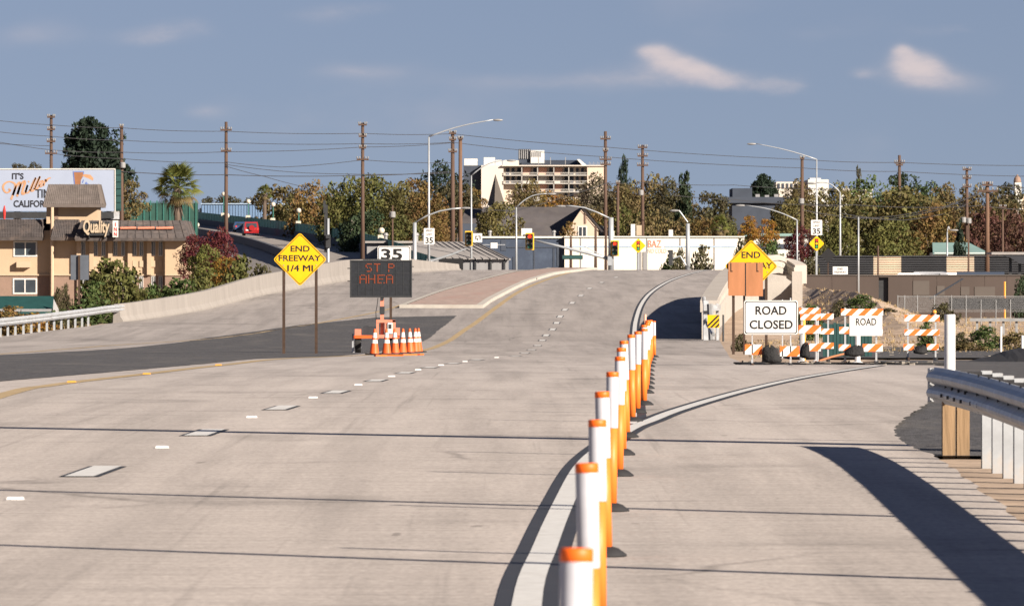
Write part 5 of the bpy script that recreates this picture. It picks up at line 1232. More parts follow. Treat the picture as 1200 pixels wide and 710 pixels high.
# ---- billboard
YBB = 640.
bbd = thing('billboard', (X(70, YBB), YBB, GZ), 'large pale blue billboard with gold script beer slogan behind the hotel', 'billboard')
mk('panel', MB().box(X(-70, YBB), X(134.5, YBB), YBB, YBB+.35, Z(247.5, YBB), Z(198, YBB)), 'board_white', bbd)
mk('frame_trim', MB().box(X(-70, YBB), X(135.3, YBB), YBB-.06, YBB-.01, Z(198.8, YBB), Z(197.6, YBB)).box(X(134.4, YBB), X(135.3, YBB), YBB-.06, YBB+.3, Z(248, YBB), Z(198.8, YBB)), 'frame_white', bbd)
mk('catwalk', MB().box(X(-70, YBB), X(134, YBB), YBB-.9, YBB-.1, Z(256, YBB), Z(248.5, YBB)), 'dark_steel', bbd)
mb = MB().box(X(135.6, YBB), X(141.5, YBB), YBB+.4, YBB+.7, Z(247, YBB), Z(199, YBB))
for k in range(6): mb.box(X(135.4, YBB), X(142, YBB), YBB+.3, YBB+.4, Z(205+k*8, YBB), Z(204+k*8, YBB))
mk('back_frame', mb, 'dark_green', bbd)
cl = MB()
for p in (20, 80, 126): cl.tube([Vector((X(p, YBB), YBB+.7, GZ)), P(p, 248, YBB+.7)], .3, 10)
mk('column', cl, 'dark_steel', bbd)
mk('equipment', MB().box(X(131, YBB), X(140, YBB), YBB-.8, YBB, Z(257, YBB), Z(248, YBB)), 'galvanised', bbd)
yb = YBB-.02
text(bbd, "IT'S", 'ink_black', X(14, YBB), X(27.8, YBB), Z(210.4, YBB), Z(202.8, YBB), yb, .03); text(bbd, 'TIME', 'ink_black', X(41.8, YBB), X(64, YBB), Z(232, YBB), Z(222, YBB), yb, .03); text(bbd, 'CALIFORNIA', 'ink_black', X(15.8, YBB), X(68, YBB), Z(243, YBB), Z(234.8, YBB), yb, .03)
def stroke(mb, pts, w_):
    pts = smoothpath(pts, 6); prev = None
    for i, p in enumerate(pts):
        a, b = pts[max(i-1, 0)], pts[min(i+1, len(pts)-1)]; t = Vector((b[0]-a[0], b[1]-a[1])); t = t.normalized() if t.length > 0 else Vector((1, 0)); n_ = Vector((-t.y, t.x))*w_/2*(.75+.6*abs(t.y))
        c = ((X(p[0]+n_.x, YBB), yb, Z(p[1]+n_.y, YBB)), (X(p[0]-n_.x, YBB), yb, Z(p[1]-n_.y, YBB)))
        if prev: mb.quad(prev[0], prev[1], c[1], c[0])
        prev = c
sc = MB()
stroke(sc, [(10, 221.5), (12, 223.5), (8, 226), (4.5, 223), (4, 217.5), (8.5, 213.5), (14, 213.5), (18, 217), (16.5, 225), (13, 234)], 1.9)
stroke(sc, [(15, 229), (19, 219), (22.5, 214), (23.8, 216), (21.5, 225), (20, 230.5)], 2.0); stroke(sc, [(20.5, 228), (24, 218), (28, 212.5), (29.3, 214.5), (27, 222), (26, 227), (28, 227.5), (30.5, 224)], 2.0)
stroke(sc, [(30, 225), (32.5, 217), (31, 222), (30.5, 226), (33, 226), (35.5, 222.5)], 1.6); stroke(sc, [(33.2, 213.6), (34, 212.4)], 1.7)
stroke(sc, [(35, 224), (38.5, 215), (42, 208.5), (40, 214), (36.5, 223), (38.5, 224), (40.5, 221)], 1.6); stroke(sc, [(40, 222), (44, 212.5), (47, 207), (45.5, 211), (41.5, 221), (43.5, 221.5), (46, 218.5)], 1.6)
stroke(sc, [(46, 218), (49.5, 214.5), (50, 211.8), (47.5, 213), (46, 217.5), (48, 219), (51.5, 215.5)], 1.4); stroke(sc, [(51, 218), (53.5, 210.5), (54, 213), (56.5, 209.5), (59.5, 208.5)], 1.6)
mk('script_lettering', sc, 'ink_gold', bbd)
sp_ = lambda pts, m, dy, nm='emblem': mk(nm, MB().poly([(X(a, YBB), yb-dy, Z(b, YBB)) for a, b in pts]), m, bbd)
sp_([(85.3, 201), (98.5, 201), (98, 206), (110, 217), (110, 228), (100, 234), (92, 222), (87, 217)], 'ink_blue', .0, 'emblem_outline')
sp_([(86.5, 202), (97.5, 202), (97, 207), (94.5, 212), (94, 220), (88, 216)], 'ink_brown', .004, 'emblem_shape')
sp_([(94.5, 219), (94.8, 211), (98, 206.6), (103, 204.2), (109, 209), (108.5, 222), (100, 230)], 'board_white', .008, 'emblem_can'); sp_([(96.5, 206.5), (98, 204.2), (106, 205), (109.5, 209), (109, 212), (104, 209.5)], 'ink_gold', .012, 'emblem_lid')
sp_([(96, 214), (97.4, 210.5), (98.4, 211), (97.2, 215)], 'ink_blue', .016, 'emblem_mark'); sp_([(99.2, 215.5), (101, 213), (103.2, 215.5), (102.6, 217)], 'ink_blue', .016, 'emblem_mark')
# ---- dark green fence wall and blue building behind the palm
YD = 1000
gw = thing('green_fence', (X(170, YD), YD, GZ), 'dark green mesh fence behind the hotel roof and palm', 'fence')
mk('mesh_panel', MB().box(X(144, YD), X(232, YD), YD, YD+.1, GZ, Z(238, YD)), 'green_dark', gw)
for k in range(12): x = X(146+k*7.6, YD); mk('post', MB().box(x-.08, x+.08, YD-.12, YD, GZ, Z(235, YD)), 'green_paint', gw)
mk('top_rail', MB().box(X(144, YD), X(232, YD), YD-.1, YD, Z(237.5, YD), Z(236.8, YD)), 'green_paint', gw)
bl = thing('blue_building', (X(280, 1480), 1480, GZ), 'long blue metal building behind the overpass railing', 'building')
m = MB().box(X(236, 1480), X(330, 1480), 1480, 1500, GZ, Z(239.5, 1480)); mk('wall', m, 'blue_metal', bl)
m = MB()
for k in range(28): x = X(237+k*3.3, 1480); m.box(x-.05, x+.05, 1479.9, 1480, Z(262, 1480), Z(240.5, 1480))
mk('wall_ribs', m, 'blue_metal', bl, kind='stuff'); mk('roof_edge', MB().box(X(235.5, 1480), X(331, 1480), 1479.7, 1500, Z(239.4, 1480), Z(238.4, 1480)), 'stripe_blue', bl)
m = MB().plate([(X(322, 1480), Z(254, 1480)), (X(331.5, 1480), Z(240, 1480)), (X(341, 1480), Z(254, 1480))], 1478.5, 1479.5); mk('gable', m, 'slate', bl); mk('gable_wall', MB().box(X(325, 1480), X(338, 1480), 1478.6, 1479.7, GZ, Z(253, 1480)), 'stucco_lower', bl)
# ---- grey metal shed in the middle
YS2 = 640
gs = thing('metal_shed', (X(540, YS2), YS2, GZ), 'grey corrugated shed with sloped roof in front of the dark blue building', 'shed')
zb = GZ-.2
mk('wall', MB().box(X(500, YS2), X(596, YS2), YS2, YS2+9, zb, Z(303.5, YS2)), 'grey_siding', gs)
ro = MB().poly([(X(520, YS2), YS2-.4, Z(304, YS2)), (X(597.5, YS2), YS2-.4, Z(304, YS2)), (X(556, YS2), YS2+7, Z(283, YS2)), (X(496, YS2), YS2+7, Z(283, YS2)), (X(470, YS2), YS2+3, Z(290, YS2))]); mk('roof', ro, 'grey_roof', gs)
m = MB()
for k in range(9): a = P(524+k*8.6, 303.6, YS2-.45); b = P(498+k*6.8, 283.4, YS2+6.8); m.tube([a, b], .06, 4)
m.tube([P(597.5, 304, YS2-.4), P(556, 282.7, YS2+7)], .09, 5)
mk('roof_seams', m, 'grey_roof', gs, kind='stuff')
for a in (508, 556, 574, 590): mk('wall_post', MB().box(X(a, YS2), X(a+2.2, YS2), YS2-.15, YS2, zb, Z(304, YS2)), 'dark_steel', gs)
mk('railing', MB().box(X(516, YS2), X(543, YS2), YS2-3, YS2-2.6, zb, Z(303, YS2)), 'sign_black', gs)
flat = thing('flat_roof_building', (X(480, 760), 760, GZ), 'low flat grey roofed building at the end of the overpass', 'building')
mk('wall', MB().box(X(430, 760), X(506, 760), 760, 775, GZ, Z(285, 760)), 'grey_siding', flat); mk('roof', MB().box(X(428, 760), X(507, 760), 759.5, 775.5, Z(284.9, 760), Z(282.5, 760)), 'grey_roof', flat)
for q in (452, 488, 497): mk('roof_vent', MB().lathe(P(q, 282.4, 764), [(.18, 0), (.18, .5), (.3, .55), (.18, .8)], 8), 'insulator', flat)
# ---- dark blue-grey hall and long white building
YW = 680
hall = thing('dark_hall', (X(610, YW), YW, GZ), 'low dark blue-grey commercial building left of the white one', 'building')
mk('wall', MB().box(X(556, YW), X(661, YW), YW, YW+20, GZ-.3, Z(277.5, YW)), 'bluegrey', hall)
mk('parapet_trim', MB().box(X(556, YW), X(661.3, YW), YW-.15, YW+.1, Z(279, YW), Z(277, YW)), 'offwhite', hall)
mk('stripe', MB().box(X(594, YW), X(661, YW), YW-.05, YW, Z(290.5, YW), Z(289, YW)), 'slate', hall)
for a, b, c, d in ((587, 593, 281, 294), (601, 606, 301, 316), (625, 627, 291, 316), (648, 650, 291, 316), (652.5, 657, 286, 312)): mk('window', MB().box(X(a, YW), X(b, YW), YW-.04, YW, Z(d, YW), Z(c, YW)), 'slate', hall)
for q in (574, 649): mk('roof_vent', MB().lathe(P(q, 277.3, YW+4), [(.14, 0), (.14, .35), (.22, .38), (.14, .55)], 8), 'insulator', hall)
wb = thing('white_building', (X(770, YW), YW, GZ), 'long low white building with red painted lettering behind the signals', 'building')
mk('wall', MB().box(X(661.5, YW), X(872, YW), YW-.5, YW+20, GZ-.3, Z(277.5, YW)), 'offwhite', wb)
mk('coping', MB().box(X(661, YW), X(872.5, YW), YW-.65, YW+.2, Z(278.3, YW), Z(276.8, YW)), 'frame_white', wb)
for a, b in ((664, 742), (779, 862)): mk('blue_stripe', MB().box(X(a, YW), X(b, YW), YW-.55, YW-.5, Z(289.7, YW), Z(288.3, YW)), 'stripe_blue', wb)
for q in (680.5, 758, 797, 837): mk('wall_joint', MB().box(X(q, YW)-.05, X(q, YW)+.05, YW-.54, YW-.5, Z(316, YW), Z(278.5, YW)), 'grey_siding', wb)
text(wb, 'BAZ', 'letter_pink', X(759.5, YW), X(775, YW), Z(290, YW), Z(281.5, YW), YW-.55, 0); text(wb, 'NO COLO', 'letter_pale', X(759.5, YW), X(781, YW), Z(296.5, YW), Z(291.5, YW), YW-.55, 0)
for a in (747.2, 753.6): mk('shutter', MB().box(X(a, YW), X(a+4.6, YW), YW-.58, YW-.5, Z(316, YW), Z(295, YW)), 'grey_siding', wb)
for q, h in ((787, .6), (742.5, 1.1), (718, .5)): mk('roof_unit', MB().box(X(q-2.5, YW), X(q+2.5, YW), YW+3, YW+5, Z(277, YW), Z(277, YW)+h), 'white_wall', wb)
# low white buildings with teal roof edges further right
YR = 760
lw = thing('low_white_building', (X(900, YR), YR, GZ), 'low white building with pale teal roof edge, right of the END sign', 'building')
mk('wall', MB().box(X(872, YR), X(965, YR), YR, YR+15, GZ, Z(277, YR)), 'white_wall', lw); mk('roof_edge', MB().box(X(871, YR), X(966, YR), YR-.4, YR+15, Z(276.8, YR), Z(273.8, YR)), 'teal_roof', lw); mk('dark_band', MB().box(X(872, YR), X(965, YR), YR-.05, YR, Z(292, YR), Z(286, YR)), 'slate', lw)
tb = thing('teal_roof_building', (X(1128, 680), 680, GZ), 'small building with pale teal roof between the big tree and right pole', 'building')
mk('wall', MB().box(X(1095, 680), X(1160, 680), 680, 692, GZ, Z(296, 680)), 'white_wall', tb)
mk('roof', MB().poly([(X(1093, 680), 679.6, Z(298, 680)), (X(1162, 680), 679.6, Z(298, 680)), (X(1140, 680), 686, Z(284, 680)), (X(1097, 680), 686, Z(284, 680))]).poly([(X(1162, 680), 679.6, Z(298, 680)), (X(1162, 680), 692, Z(298, 680)), (X(1140, 680), 686, Z(284, 680))]).poly([(X(1093, 680), 692, Z(298, 680)), (X(1097, 680), 686, Z(284, 680)), (X(1140, 680), 686, Z(284, 680)), (X(1162, 680), 692, Z(298, 680))]), 'teal_roof', tb)
# ---- gabled house, church steeple, slate roofs
YA = 800
gh = thing('gabled_house', (X(650, YA), YA, GZ), 'house with long dark shingle roof and beige gable above the white wall', 'house')
mk('wall', MB().box(X(556, YA), X(708, YA), YA+.4, YA+12, GZ, Z(277, YA)), 'gable_beige', gh)
mk('roof', MB().poly([(X(552, YA), YA-.5, Z(281, YA)), (X(668, YA), YA-.5, Z(281, YA)), (X(684, YA), YA+6, Z(242, YA)), (X(566, YA), YA+6, Z(242, YA))]).poly([(X(552, YA), YA+12.5, Z(281, YA)), (X(566, YA), YA+6, Z(242, YA)), (X(684, YA), YA+6, Z(242, YA)), (X(700, YA), YA+12.5, Z(281, YA))]), 'shingle_dark', gh)
mk('gable', MB().plate([(X(663, YA), GZ), (X(663, YA), Z(272, YA)), (X(682.5, YA), Z(243.5, YA)), (X(701, YA), Z(268, YA)), (X(701, YA), GZ)][::-1], YA-.8, YA-.4), 'gable_beige', gh)
mk('gable_roof', MB().poly([(X(682.5, YA), YA-1.1, Z(241.5, YA)), (X(682.5, YA), YA+6, Z(241.5, YA)), (X(716, YA), YA+6, Z(280, YA)), (X(716, YA), YA-1.1, Z(280, YA))]).poly([(X(682.5, YA), YA-1.1, Z(242.8, YA)), (X(716, YA), YA-1.1, Z(281.3, YA)), (X(712, YA), YA-1.0, Z(281.3, YA)), (X(682.5, YA), YA-1.0, Z(246, YA))]).poly([(X(682.5, YA), YA-1.1, Z(241.5, YA)), (X(660.5, YA), YA-1.1, Z(275, YA)), (X(660.5, YA), YA+.2, Z(275, YA)), (X(682.5, YA), YA+6, Z(241.5, YA))]), 'shingle_dark', gh)
window(gh, 677, 688, 265, 278, YA-.8, 1, fw=.12); window(gh, 701.5, 708, 264, 279, YA+.4, 0, fw=.12)
mk('chimney', MB().box(X(685, YA), X(687, YA), YA-.9, YA-.5, Z(262, YA), Z(246, YA)), 'stucco_lower', gh)
YK = 900
stp = thing('church_steeple', (X(580, YK), YK, GZ), 'tall pointed grey church steeple left of the large pale building', 'church')
ap = P(580.5, 204, YK+2); bz_ = Z(240.5, YK); e = [(X(571, YK), YK+4.5, bz_), (X(579.5, YK), YK-1.4, bz_), (X(592, YK), YK+.6, bz_), (X(583, YK), YK+6, bz_)]
m = MB()
for k in range(4): m.poly([e[k], e[(k+1) % 4], tuple(ap)])
mk('spire', m, 'steeple_grey', stp); mk('belfry', MB().poly([]) if 0 else MB().box(X(573, YK), X(590, YK), YK+.6, YK+4, GZ, bz_-.01), 'white_wall', stp); mk('nave_roof', MB().poly([(X(540, YK), YK-1, Z(262, YK)), (X(573, YK), YK-1, Z(262, YK)), (X(573, YK), YK+5, Z(244, YK)), (X(545, YK), YK+5, Z(244, YK))]), 'shingle_dark', stp)
mk('dark_wing', MB().box(X(540, YK), X(566, YK), YK-1, YK+8, GZ, Z(262.1, YK)), 'slate', stp)
sr = thing('slate_roof_building', (X(875, 950), 950, GZ), 'dark slate roofed building rising above trees right of centre', 'building')
mk('wall', MB().box(X(858, 950), X(936, 950), 950, 965, GZ, Z(236, 950)), 'slate', sr); mk('roof', MB().box(X(838, 950), X(938, 950), 949.5, 966, Z(238, 950), Z(231, 950)), 'slate', sr); mk('upper_block', MB().box(X(859, 950), X(882, 950), 952, 966, Z(231, 950), Z(220.5, 950)), 'slate', sr)
for k in range(4): mk('roof_unit', MB().box(X(886+k*11, 950), X(891+k*11, 950), 952, 954, Z(231, 950), Z(227.5+(k % 2), 950)), 'grey_siding', sr)
fw_ = thing('far_white_building', (X(955, 1100), 1100, GZ), 'far white flat-topped building behind the tallest right-hand lamp', 'building')
mk('wall', MB().box(X(947, 1100), X(971, 1100), 1100, 1115, GZ, Z(210.5, 1100)), 'white_wall', fw_); mk('side_wing', MB().box(X(910, 1100), X(947, 1100), 1102, 1115, GZ, Z(213, 1100)), 'hospital_pale', fw_)
mk('penthouse', MB().box(X(950, 1100), X(963, 1100), 1103, 1110, Z(210.4, 1100), Z(208.5, 1100)), 'white_wall', fw_)
for k in range(7): mk('window', MB().box(X(912+k*5, 1100), X(914.5+k*5, 1100), 1101.9, 1102, Z(221, 1100), Z(215, 1100)), 'slate', fw_)
wr = thing('far_flat_roof', (X(1005, 900), 900, GZ), 'long far white flat roof between trees at right', 'building')
mk('wall', MB().box(X(985, 900), X(1022, 900), 900, 912, GZ, Z(223.5, 900)), 'white_wall', wr); mk('roof_edge', MB().box(X(984, 900), X(1023, 900), 899.6, 912, Z(223.4, 900), Z(221, 900)), 'hospital_pale', wr)
bt_ = thing('bell_tower', (X(1194, 1200), 1200, GZ), 'pale bell tower with small dome at the right edge', 'tower')
mk('shaft', MB().box(X(1189.5, 1200), X(1197, 1200), 1200, 1204, GZ, Z(214, 1200)), 'white_wall', bt_); mk('dome', MB().lathe((X(1193.2, 1200), 1202, Z(214, 1200)), [(.55, 0), (.6, .2), (.5, .7), (.25, 1.0), (.03, 1.3)], 12), 'stucco_lower', bt_)
mk('arch_opening', MB().box(X(1192, 1200), X(1194.5, 1200), 1199.9, 1200, Z(222, 1200), Z(216.5, 1200)), 'slate', bt_); mk('nave', MB().box(X(1180, 1200), X(1215, 1200), 1201, 1215, GZ, Z(228, 1200)), 'gable_beige', bt_)
# ---- the large pale apartment building
YO = 2200
hb = thing('apartment_block', (X(630, YO), YO, GZ), 'large pale multi-storey building with balconies and rooftop plant on the skyline', 'building')
mk('wing_wall', MB().box(X(564, YO), X(590, YO), YO-2, YO+20, GZ, Z(194, YO)), 'hospital_pale', hb)
mk('main_wall', MB().box(X(590, YO), X(690, YO), YO, YO+20, GZ, Z(195, YO)), 'hospital', hb)
mk('end_wall', MB().box(X(688, YO), X(709, YO), YO-2.5, YO+20, GZ, Z(195.2, YO)), 'hospital', hb)
mk('roof_slab', MB().box(X(588, YO), X(709.5, YO), YO-3, YO+21, Z(195, YO), Z(193.8, YO)), 'hospital_pale', hb)
for k, py in enumerate((205.2, 214.8, 224.6, 234.5)):
    a, b = (590, 688) if k < 2 else (606, 684) if k == 2 else (625, 676)
    sl_ = mk('balcony_slab', MB().box(X(a, YO), X(b, YO), YO-2.4, YO, Z(py+1.1, YO), Z(py, YO)), 'slab', hb)
    r = MB()
    for q in np.arange(a, b, 1.3): r.box(X(q, YO), X(q+.4, YO), YO-2.4, YO-2.3, Z(py, YO), Z(py-2.6, YO))
    r.box(X(a, YO), X(b, YO), YO-2.42, YO-2.28, Z(py-2.4, YO), Z(py-2.9, YO)); mk('balcony_rail', r, 'slab', sl_)
bays = [(593, 597), (599.5, 603), (606, 610), (613, 622), (625, 628.5), (631, 641), (643.5, 647), (650, 659), (661.5, 665), (668, 672), (675, 678), (681, 684)]
for k, (pt, pb) in enumerate(((196.6, 205), (206.6, 214.7), (216.3, 224.5), (226, 234.4))):
    for i, (a, b) in enumerate(bays):
        if k >= 2 and (a < 606 or b > 682): continue
        if k == 3 and (a < 624 or b > 674): continue
        wide = b-a > 6
        if wide: mk('curtain_bay', MB().box(X(a, YO), X(b, YO), YO-.25, YO, Z(pb, YO), Z(pt, YO)), 'curtain' if (i+k) % 2 else 'hospital_pale', hb)
        else:
            f_ = mk('window', MB().box(X(a-.3, YO), X(b+.3, YO), YO-.1, YO, Z(pb, YO), Z(pt, YO)), 'hospital_pale', hb); mk('pane', MB().box(X(a, YO), X(b, YO), YO-.2, YO-.1, Z(pb, YO), Z(pt+.4, YO)), 'slate' if (i*7+k*3) % 4 else 'bluegrey', f_)
for q in (611, 629.5, 648.5, 666): mk('fin', MB().box(X(q, YO), X(q+1, YO), YO-2.4, YO, Z(235 if 625 < q < 660 else 225, YO), Z(195, YO)), 'slab', hb)
mk('solar_roof', MB().poly([(X(611, YO), YO+1, Z(193.5, YO)), (X(683, YO), YO+1, Z(193.5, YO)), (X(677, YO), YO+9, Z(187.3, YO)), (X(611, YO), YO+9, Z(187.3, YO))]).box(X(611, YO), X(677, YO), YO+9, YO+9.3, Z(193.5, YO), Z(187.3, YO)), 'slate', hb)
mk('slope_end', MB().plate([(X(676, YO), Z(187, YO)), (X(679, YO), Z(186.6, YO)), (X(687.5, YO), Z(193.7, YO)), (X(682, YO), Z(193.7, YO))][::-1], YO-.5, YO+8), 'white_wall', hb)
mk('penthouse', MB().box(X(622, YO), X(638, YO), YO+4, YO+16, Z(193.5, YO), Z(176, YO)), 'white_wall', hb); mk('penthouse_dark', MB().box(X(607.5, YO), X(622, YO), YO+5, YO+16, Z(193.5, YO), Z(174.5, YO)), 'slate', hb)
m = MB()
for q in range(6): m.box(X(608+q*2.4, YO), X(609.2+q*2.4, YO), YO+4.7, YO+5, Z(186, YO), Z(175, YO))
for q in range(5): m.box(X(623.5+q*2.4, YO), X(624.4+q*2.4, YO), YO+3.8, YO+4, Z(183.5, YO), Z(178, YO))
mk('louvres', m, 'grey_siding', hb, kind='stuff')
for a, b, t in ((544, 559.5, 186), (567, 580, 184.5), (580.5, 588, 187.5), (589, 608, 188)): mk('rooftop_unit', MB().box(X(a, YO), X(b, YO), YO+2, YO+12, Z(194.5, YO), Z(t, YO)), 'white_wall' if a < 589 else 'hospital_pale', hb)
mk('low_wing', MB().box(X(543, YO), X(564, YO), YO+1, YO+18, GZ, Z(194, YO)), 'slate', hb)
for q in (631, 645, 662.5): mk('mast', MB().tube([P(q, 193, YO-2.5), P(q, 184.5, YO-2.5)], .12, 6), 'insulator', hb)
m = MB()
for q in range(9): m.box(X(690.5+q*1.6, YO), X(691+q*1.6, YO), YO+3, YO+3.3, Z(195, YO), Z(189.5+(q % 3), YO))
mk('roof_equipment', m, 'grey_siding', hb)
# ---- right side: striped metal fence, brown wall, canopy, chain-link fence
YF = 560
sf = thing('striped_fence', (X(1080, YF), YF, GZ), 'long corrugated metal fence in dark and cream sections at right', 'fence')
for a, b, mm2 in ((958, 1023.3, 'fence_dark'), (1023.5, 1056, 'fence_cream'), (1056.2, 1109, 'fence_dark'), (1109.2, 1141.5, 'fence_cream'), (1141.7, 1215, 'fence_dark')):
    m = MB(); n = 9
    for k in range(n):
        z0 = Z(324-(324-300.3)*k/n, YF); z1 = Z(324-(324-300.3)*(k+1)/n, YF); zm = (z0+z1)/2; x0, x1 = X(a, YF), X(b, YF)
        m.quad((x0, YF, z0), (x1, YF, z0), (x1, YF-.14, zm), (x0, YF-.14, zm)); m.quad((x0, YF-.14, zm), (x1, YF-.14, zm), (x1, YF, z1), (x0, YF, z1))
    m.box(X(a, YF), X(b, YF), YF+.01, YF+.1, GZ, Z(300.4, YF)); mk('fence_section', m, mm2, sf)
mk('top_trim', MB().box(X(958, YF), X(1215, YF), YF-.16, YF+.12, Z(300.3, YF), Z(299.6, YF)), 'fence_dark', sf)
cp = thing('canopy', (X(1190, 545), 545, -.14), 'dark flat canopy roof on posts at the right edge', 'canopy')
mk('roof', MB().box(X(1160, 545), X(1240, 545), 543, 549, Z(298.5, 545), Z(295.5, 545)), 'grey_roof', cp); mk('fascia', MB().plate([(X(1170, 545), Z(298.7, 545)), (X(1240, 545), Z(298.7, 545)), (X(1240, 545), Z(309, 545)), (X(1192, 545), Z(309, 545)), (X(1182, 545), Z(302, 545))], 543.1, 543.4), 'windscreen', cp)
for q in (1183, 1194, 1206): mk('post', MB().box(X(q, 545)-.1, X(q, 545)+.1, 544, 544.2, -.14, Z(298.6, 545)), 'dark_steel', cp)
YV = 442
bw = thing('brown_wall', (X(1080, YV), YV, GZ), 'long weathered brown wall with a dark doorway at right', 'wall')
xs = [942, 975, 1004, 1030, 1041, 1070, 1098, 1126, 1154, 1180, 1230]
for a, b in zip(xs, xs[1:]): mk('wall_panel', MB().box(X(a, YV), X(b-.25, YV), YV+(0 if a != 1030 else .25), YV+.5, GZ, Z(323.2, YV)), 'brown_wall' if a != 1030 else 'dark_steel', bw)
mk('coping', MB().box(X(942, YV), X(1230, YV), YV-.06, YV+.55, Z(323.2, YV), Z(322, YV)), 'brown_patch', bw)
for a, b, c, d in ((1070, 1089, 329, 346), (1098, 1107, 335, 346), (1142, 1166, 336, 348), (1126, 1136, 336, 346)): mk('repair_patch', MB().box(X(a, YV), X(b, YV), YV-.03, YV, Z(d, YV), Z(c, YV)), 'brown_patch', bw)
mk('lintel', MB().box(X(1030, YV), X(1041, YV), YV-.02, YV+.3, Z(325, YV), Z(323.3, YV)), 'brown_wall', bw)
mk('blue_board', MB().box(X(1122, YV), X(1178, YV), YV+.7, YV+.8, GZ, Z(318.5, YV)), 'bluegrey', bw)
yp = thing('yellow_pole', (X(1177.5, 430), 430, T(X(1177.5, 430), 430)), 'thin yellow post in front of the brown wall at far right', 'post'); mk('post', MB().tube([ORG[yp], P(1177.5, 330, 430)], .06, 6), 'marker_amber', yp)
YX = 380
cf = thing('chain_link_fence', (X(1130, YX), YX, T(X(1130, YX), YX)), 'chain-link fence with grey posts before the brown wall', 'fence')
fx = [1052, 1060, 1075, 1095, 1115, 1132, 1149.5, 1167, 1184, 1203]
for q in fx: b = T(X(q, YX), YX); mk('post', MB().tube([(X(q, YX), YX, b-.1), (X(q, YX), YX, Z(346 if q < 1140 else 351, YX))], .028, 6), 'galv_dull', cf)
m = MB(); m.tube([P(1052, 347.5, YX), P(1203, 347.5, YX)], .025, 5)
for k in range(120):
    for sg_ in (-1, 1):
        a = 1052+k*1.27; m.tube([P(a, 348 if sg_ > 0 else 366, YX), P(a+4, 366 if sg_ > 0 else 348, YX)], .006, 3, cap=False)
mk('wire_mesh', m, 'galv_dull', cf)
mk('dark_screen', MB().box(X(1112, YX), X(1215, YX), YX+.06, YX+.08, Z(362.5, YX), Z(349, YX)), 'windscreen', cf)
fgp = [(X(1135, 322), 322), (X(1165, 321), 321), (X(1230, 320), 320)]
gfar = thing('guardrail', (*fgp[0], T(*fgp[0])), 'far short guardrail crossing the dirt behind the green shrub', 'guardrail')
zg = Z(376.5, 321); mk('rail', MB().box(fgp[0][0], fgp[2][0], 320.9, 321, zg, zg+.09).box(fgp[0][0], fgp[2][0], 320.94, 321, zg+.09, zg+.13), 'galv_dull', gfar)
for k in range(7): x = fgp[0][0]+.3+k*.55; mk('post', MB().box(x-.05, x+.05, 321.02, 321.12, T(x, 321)-.2, zg+.1), 'galv_dull', gfar)
tk = thing('leaning_pole', P(1090, 348, 400), 'thin dark pole leaning in front of the brown wall', 'pole'); mk('pole', MB().tube([P(1090, 350, 400), P(1128, 327, 420)], .05, 6), 'dark_steel', tk)
# ================================================================== VEGETATION
def leafmesh(name, n_cl, per, size, shape, seed, spread=.13, mat='leaves', flat=1.0):
    """crown of unit height and width about its base centre: leaf faces in clumps"""
    g = np.random.default_rng(seed); cs = []
    while len(cs) < n_cl:
        p = g.uniform(-1, 1, 3); rr = np.linalg.norm(p)
        if rr > 1 or rr < .45 and g.random() < .6: continue
        h = (p[2]+1)/2; k = shape(h)
        if k <= 0.02: continue
        d = np.hypot(p[0], p[1]) or 1
        m = np.sqrt(max(1e-3, 1-p[2]**2)); cs.append((p[0]/max(m, .15)*k*.5*.86, p[1]/max(m, .15)*k*.5*.86, .04+h*.9))
    V = []; F = []; Tn = []
    for c in cs:
        s = spread*g.uniform(.6, 1.25)*(.6+.6*shape(c[2])); tone = g.uniform(0, 1)
        q = g.normal(0, 1, (per, 3)); q /= np.linalg.norm(q, axis=1)[:, None]; q *= (g.uniform(.35, 1, per)**.5)[:, None]*s*np.array([1, 1, .75*flat])
        for d in q:
            o = np.array(c)+d; u = g.normal(0, 1, 3); u /= np.linalg.norm(u); v = np.cross(u, g.normal(0, 1, 3)); v /= np.linalg.norm(v); z = size*g.uniform(.6, 1.4); b = len(V)
            V += [o-u*z-v*z*.1, o-v*z*.55, o+u*z+v*z*.1, o+v*z*.55]; F.append((b, b+1, b+2, b+3)); t = np.clip(tone*.6+g.uniform(0, .4), 0, 1); Tn += [t]*4
    V = np.array(V); lo = np.percentile(V, 1.0, axis=0); hi = np.percentile(V, 99.0, axis=0); V[:, :2] = (V[:, :2]-(lo+hi)[:2]/2)/(hi-lo)[:2].mean(); V[:, 2] = (V[:, 2]-lo[2])/(hi-lo)[2]
    me = bpy.data.meshes.new(name); me.from_pydata([tuple(v) for v in V], [], F); a = me.attributes.new('tone', 'FLOAT', 'POINT'); a.data.foreach_set('value', np.array(Tn, dtype=np.float32)); me.materials.append(MATS[mat]); me.update(); return me
rnd_ = lambda h: (1-(2*h-.95)**2)**.5 if abs(2*h-.95) < 1 else 0
broad = lambda h: max(0, (1-abs(2*h-.85)**2.6))**.55 if abs(2*h-.85) < 1 else 0
cone_ = lambda h: max(.03, (1-h)*.95+.05)*(.85 if h > .08 else .6)
dome = lambda h: max(.02, (1-h**2.6))**.6
cyp = lambda h: (math.sin(math.pi*min(1, h*.75+.22)))**.9
CR = [leafmesh('crown', 66, 84, .021, broad, 11+i, .13) for i in range(3)]+[leafmesh('crown', 50, 80, .024, rnd_, 31+i, .12) for i in range(3)]
DENSE = [leafmesh('crown', 150, 62, .030, dome, 51, .11, 'needles'), leafmesh('crown', 70, 50, .022, cone_, 52, .085, 'needles'), leafmesh('crown', 60, 50, .024, cyp, 53, .10, 'needles')]
BU = [leafmesh('foliage', 40, 40, .042, broad, 71+i, .15) for i in range(3)]
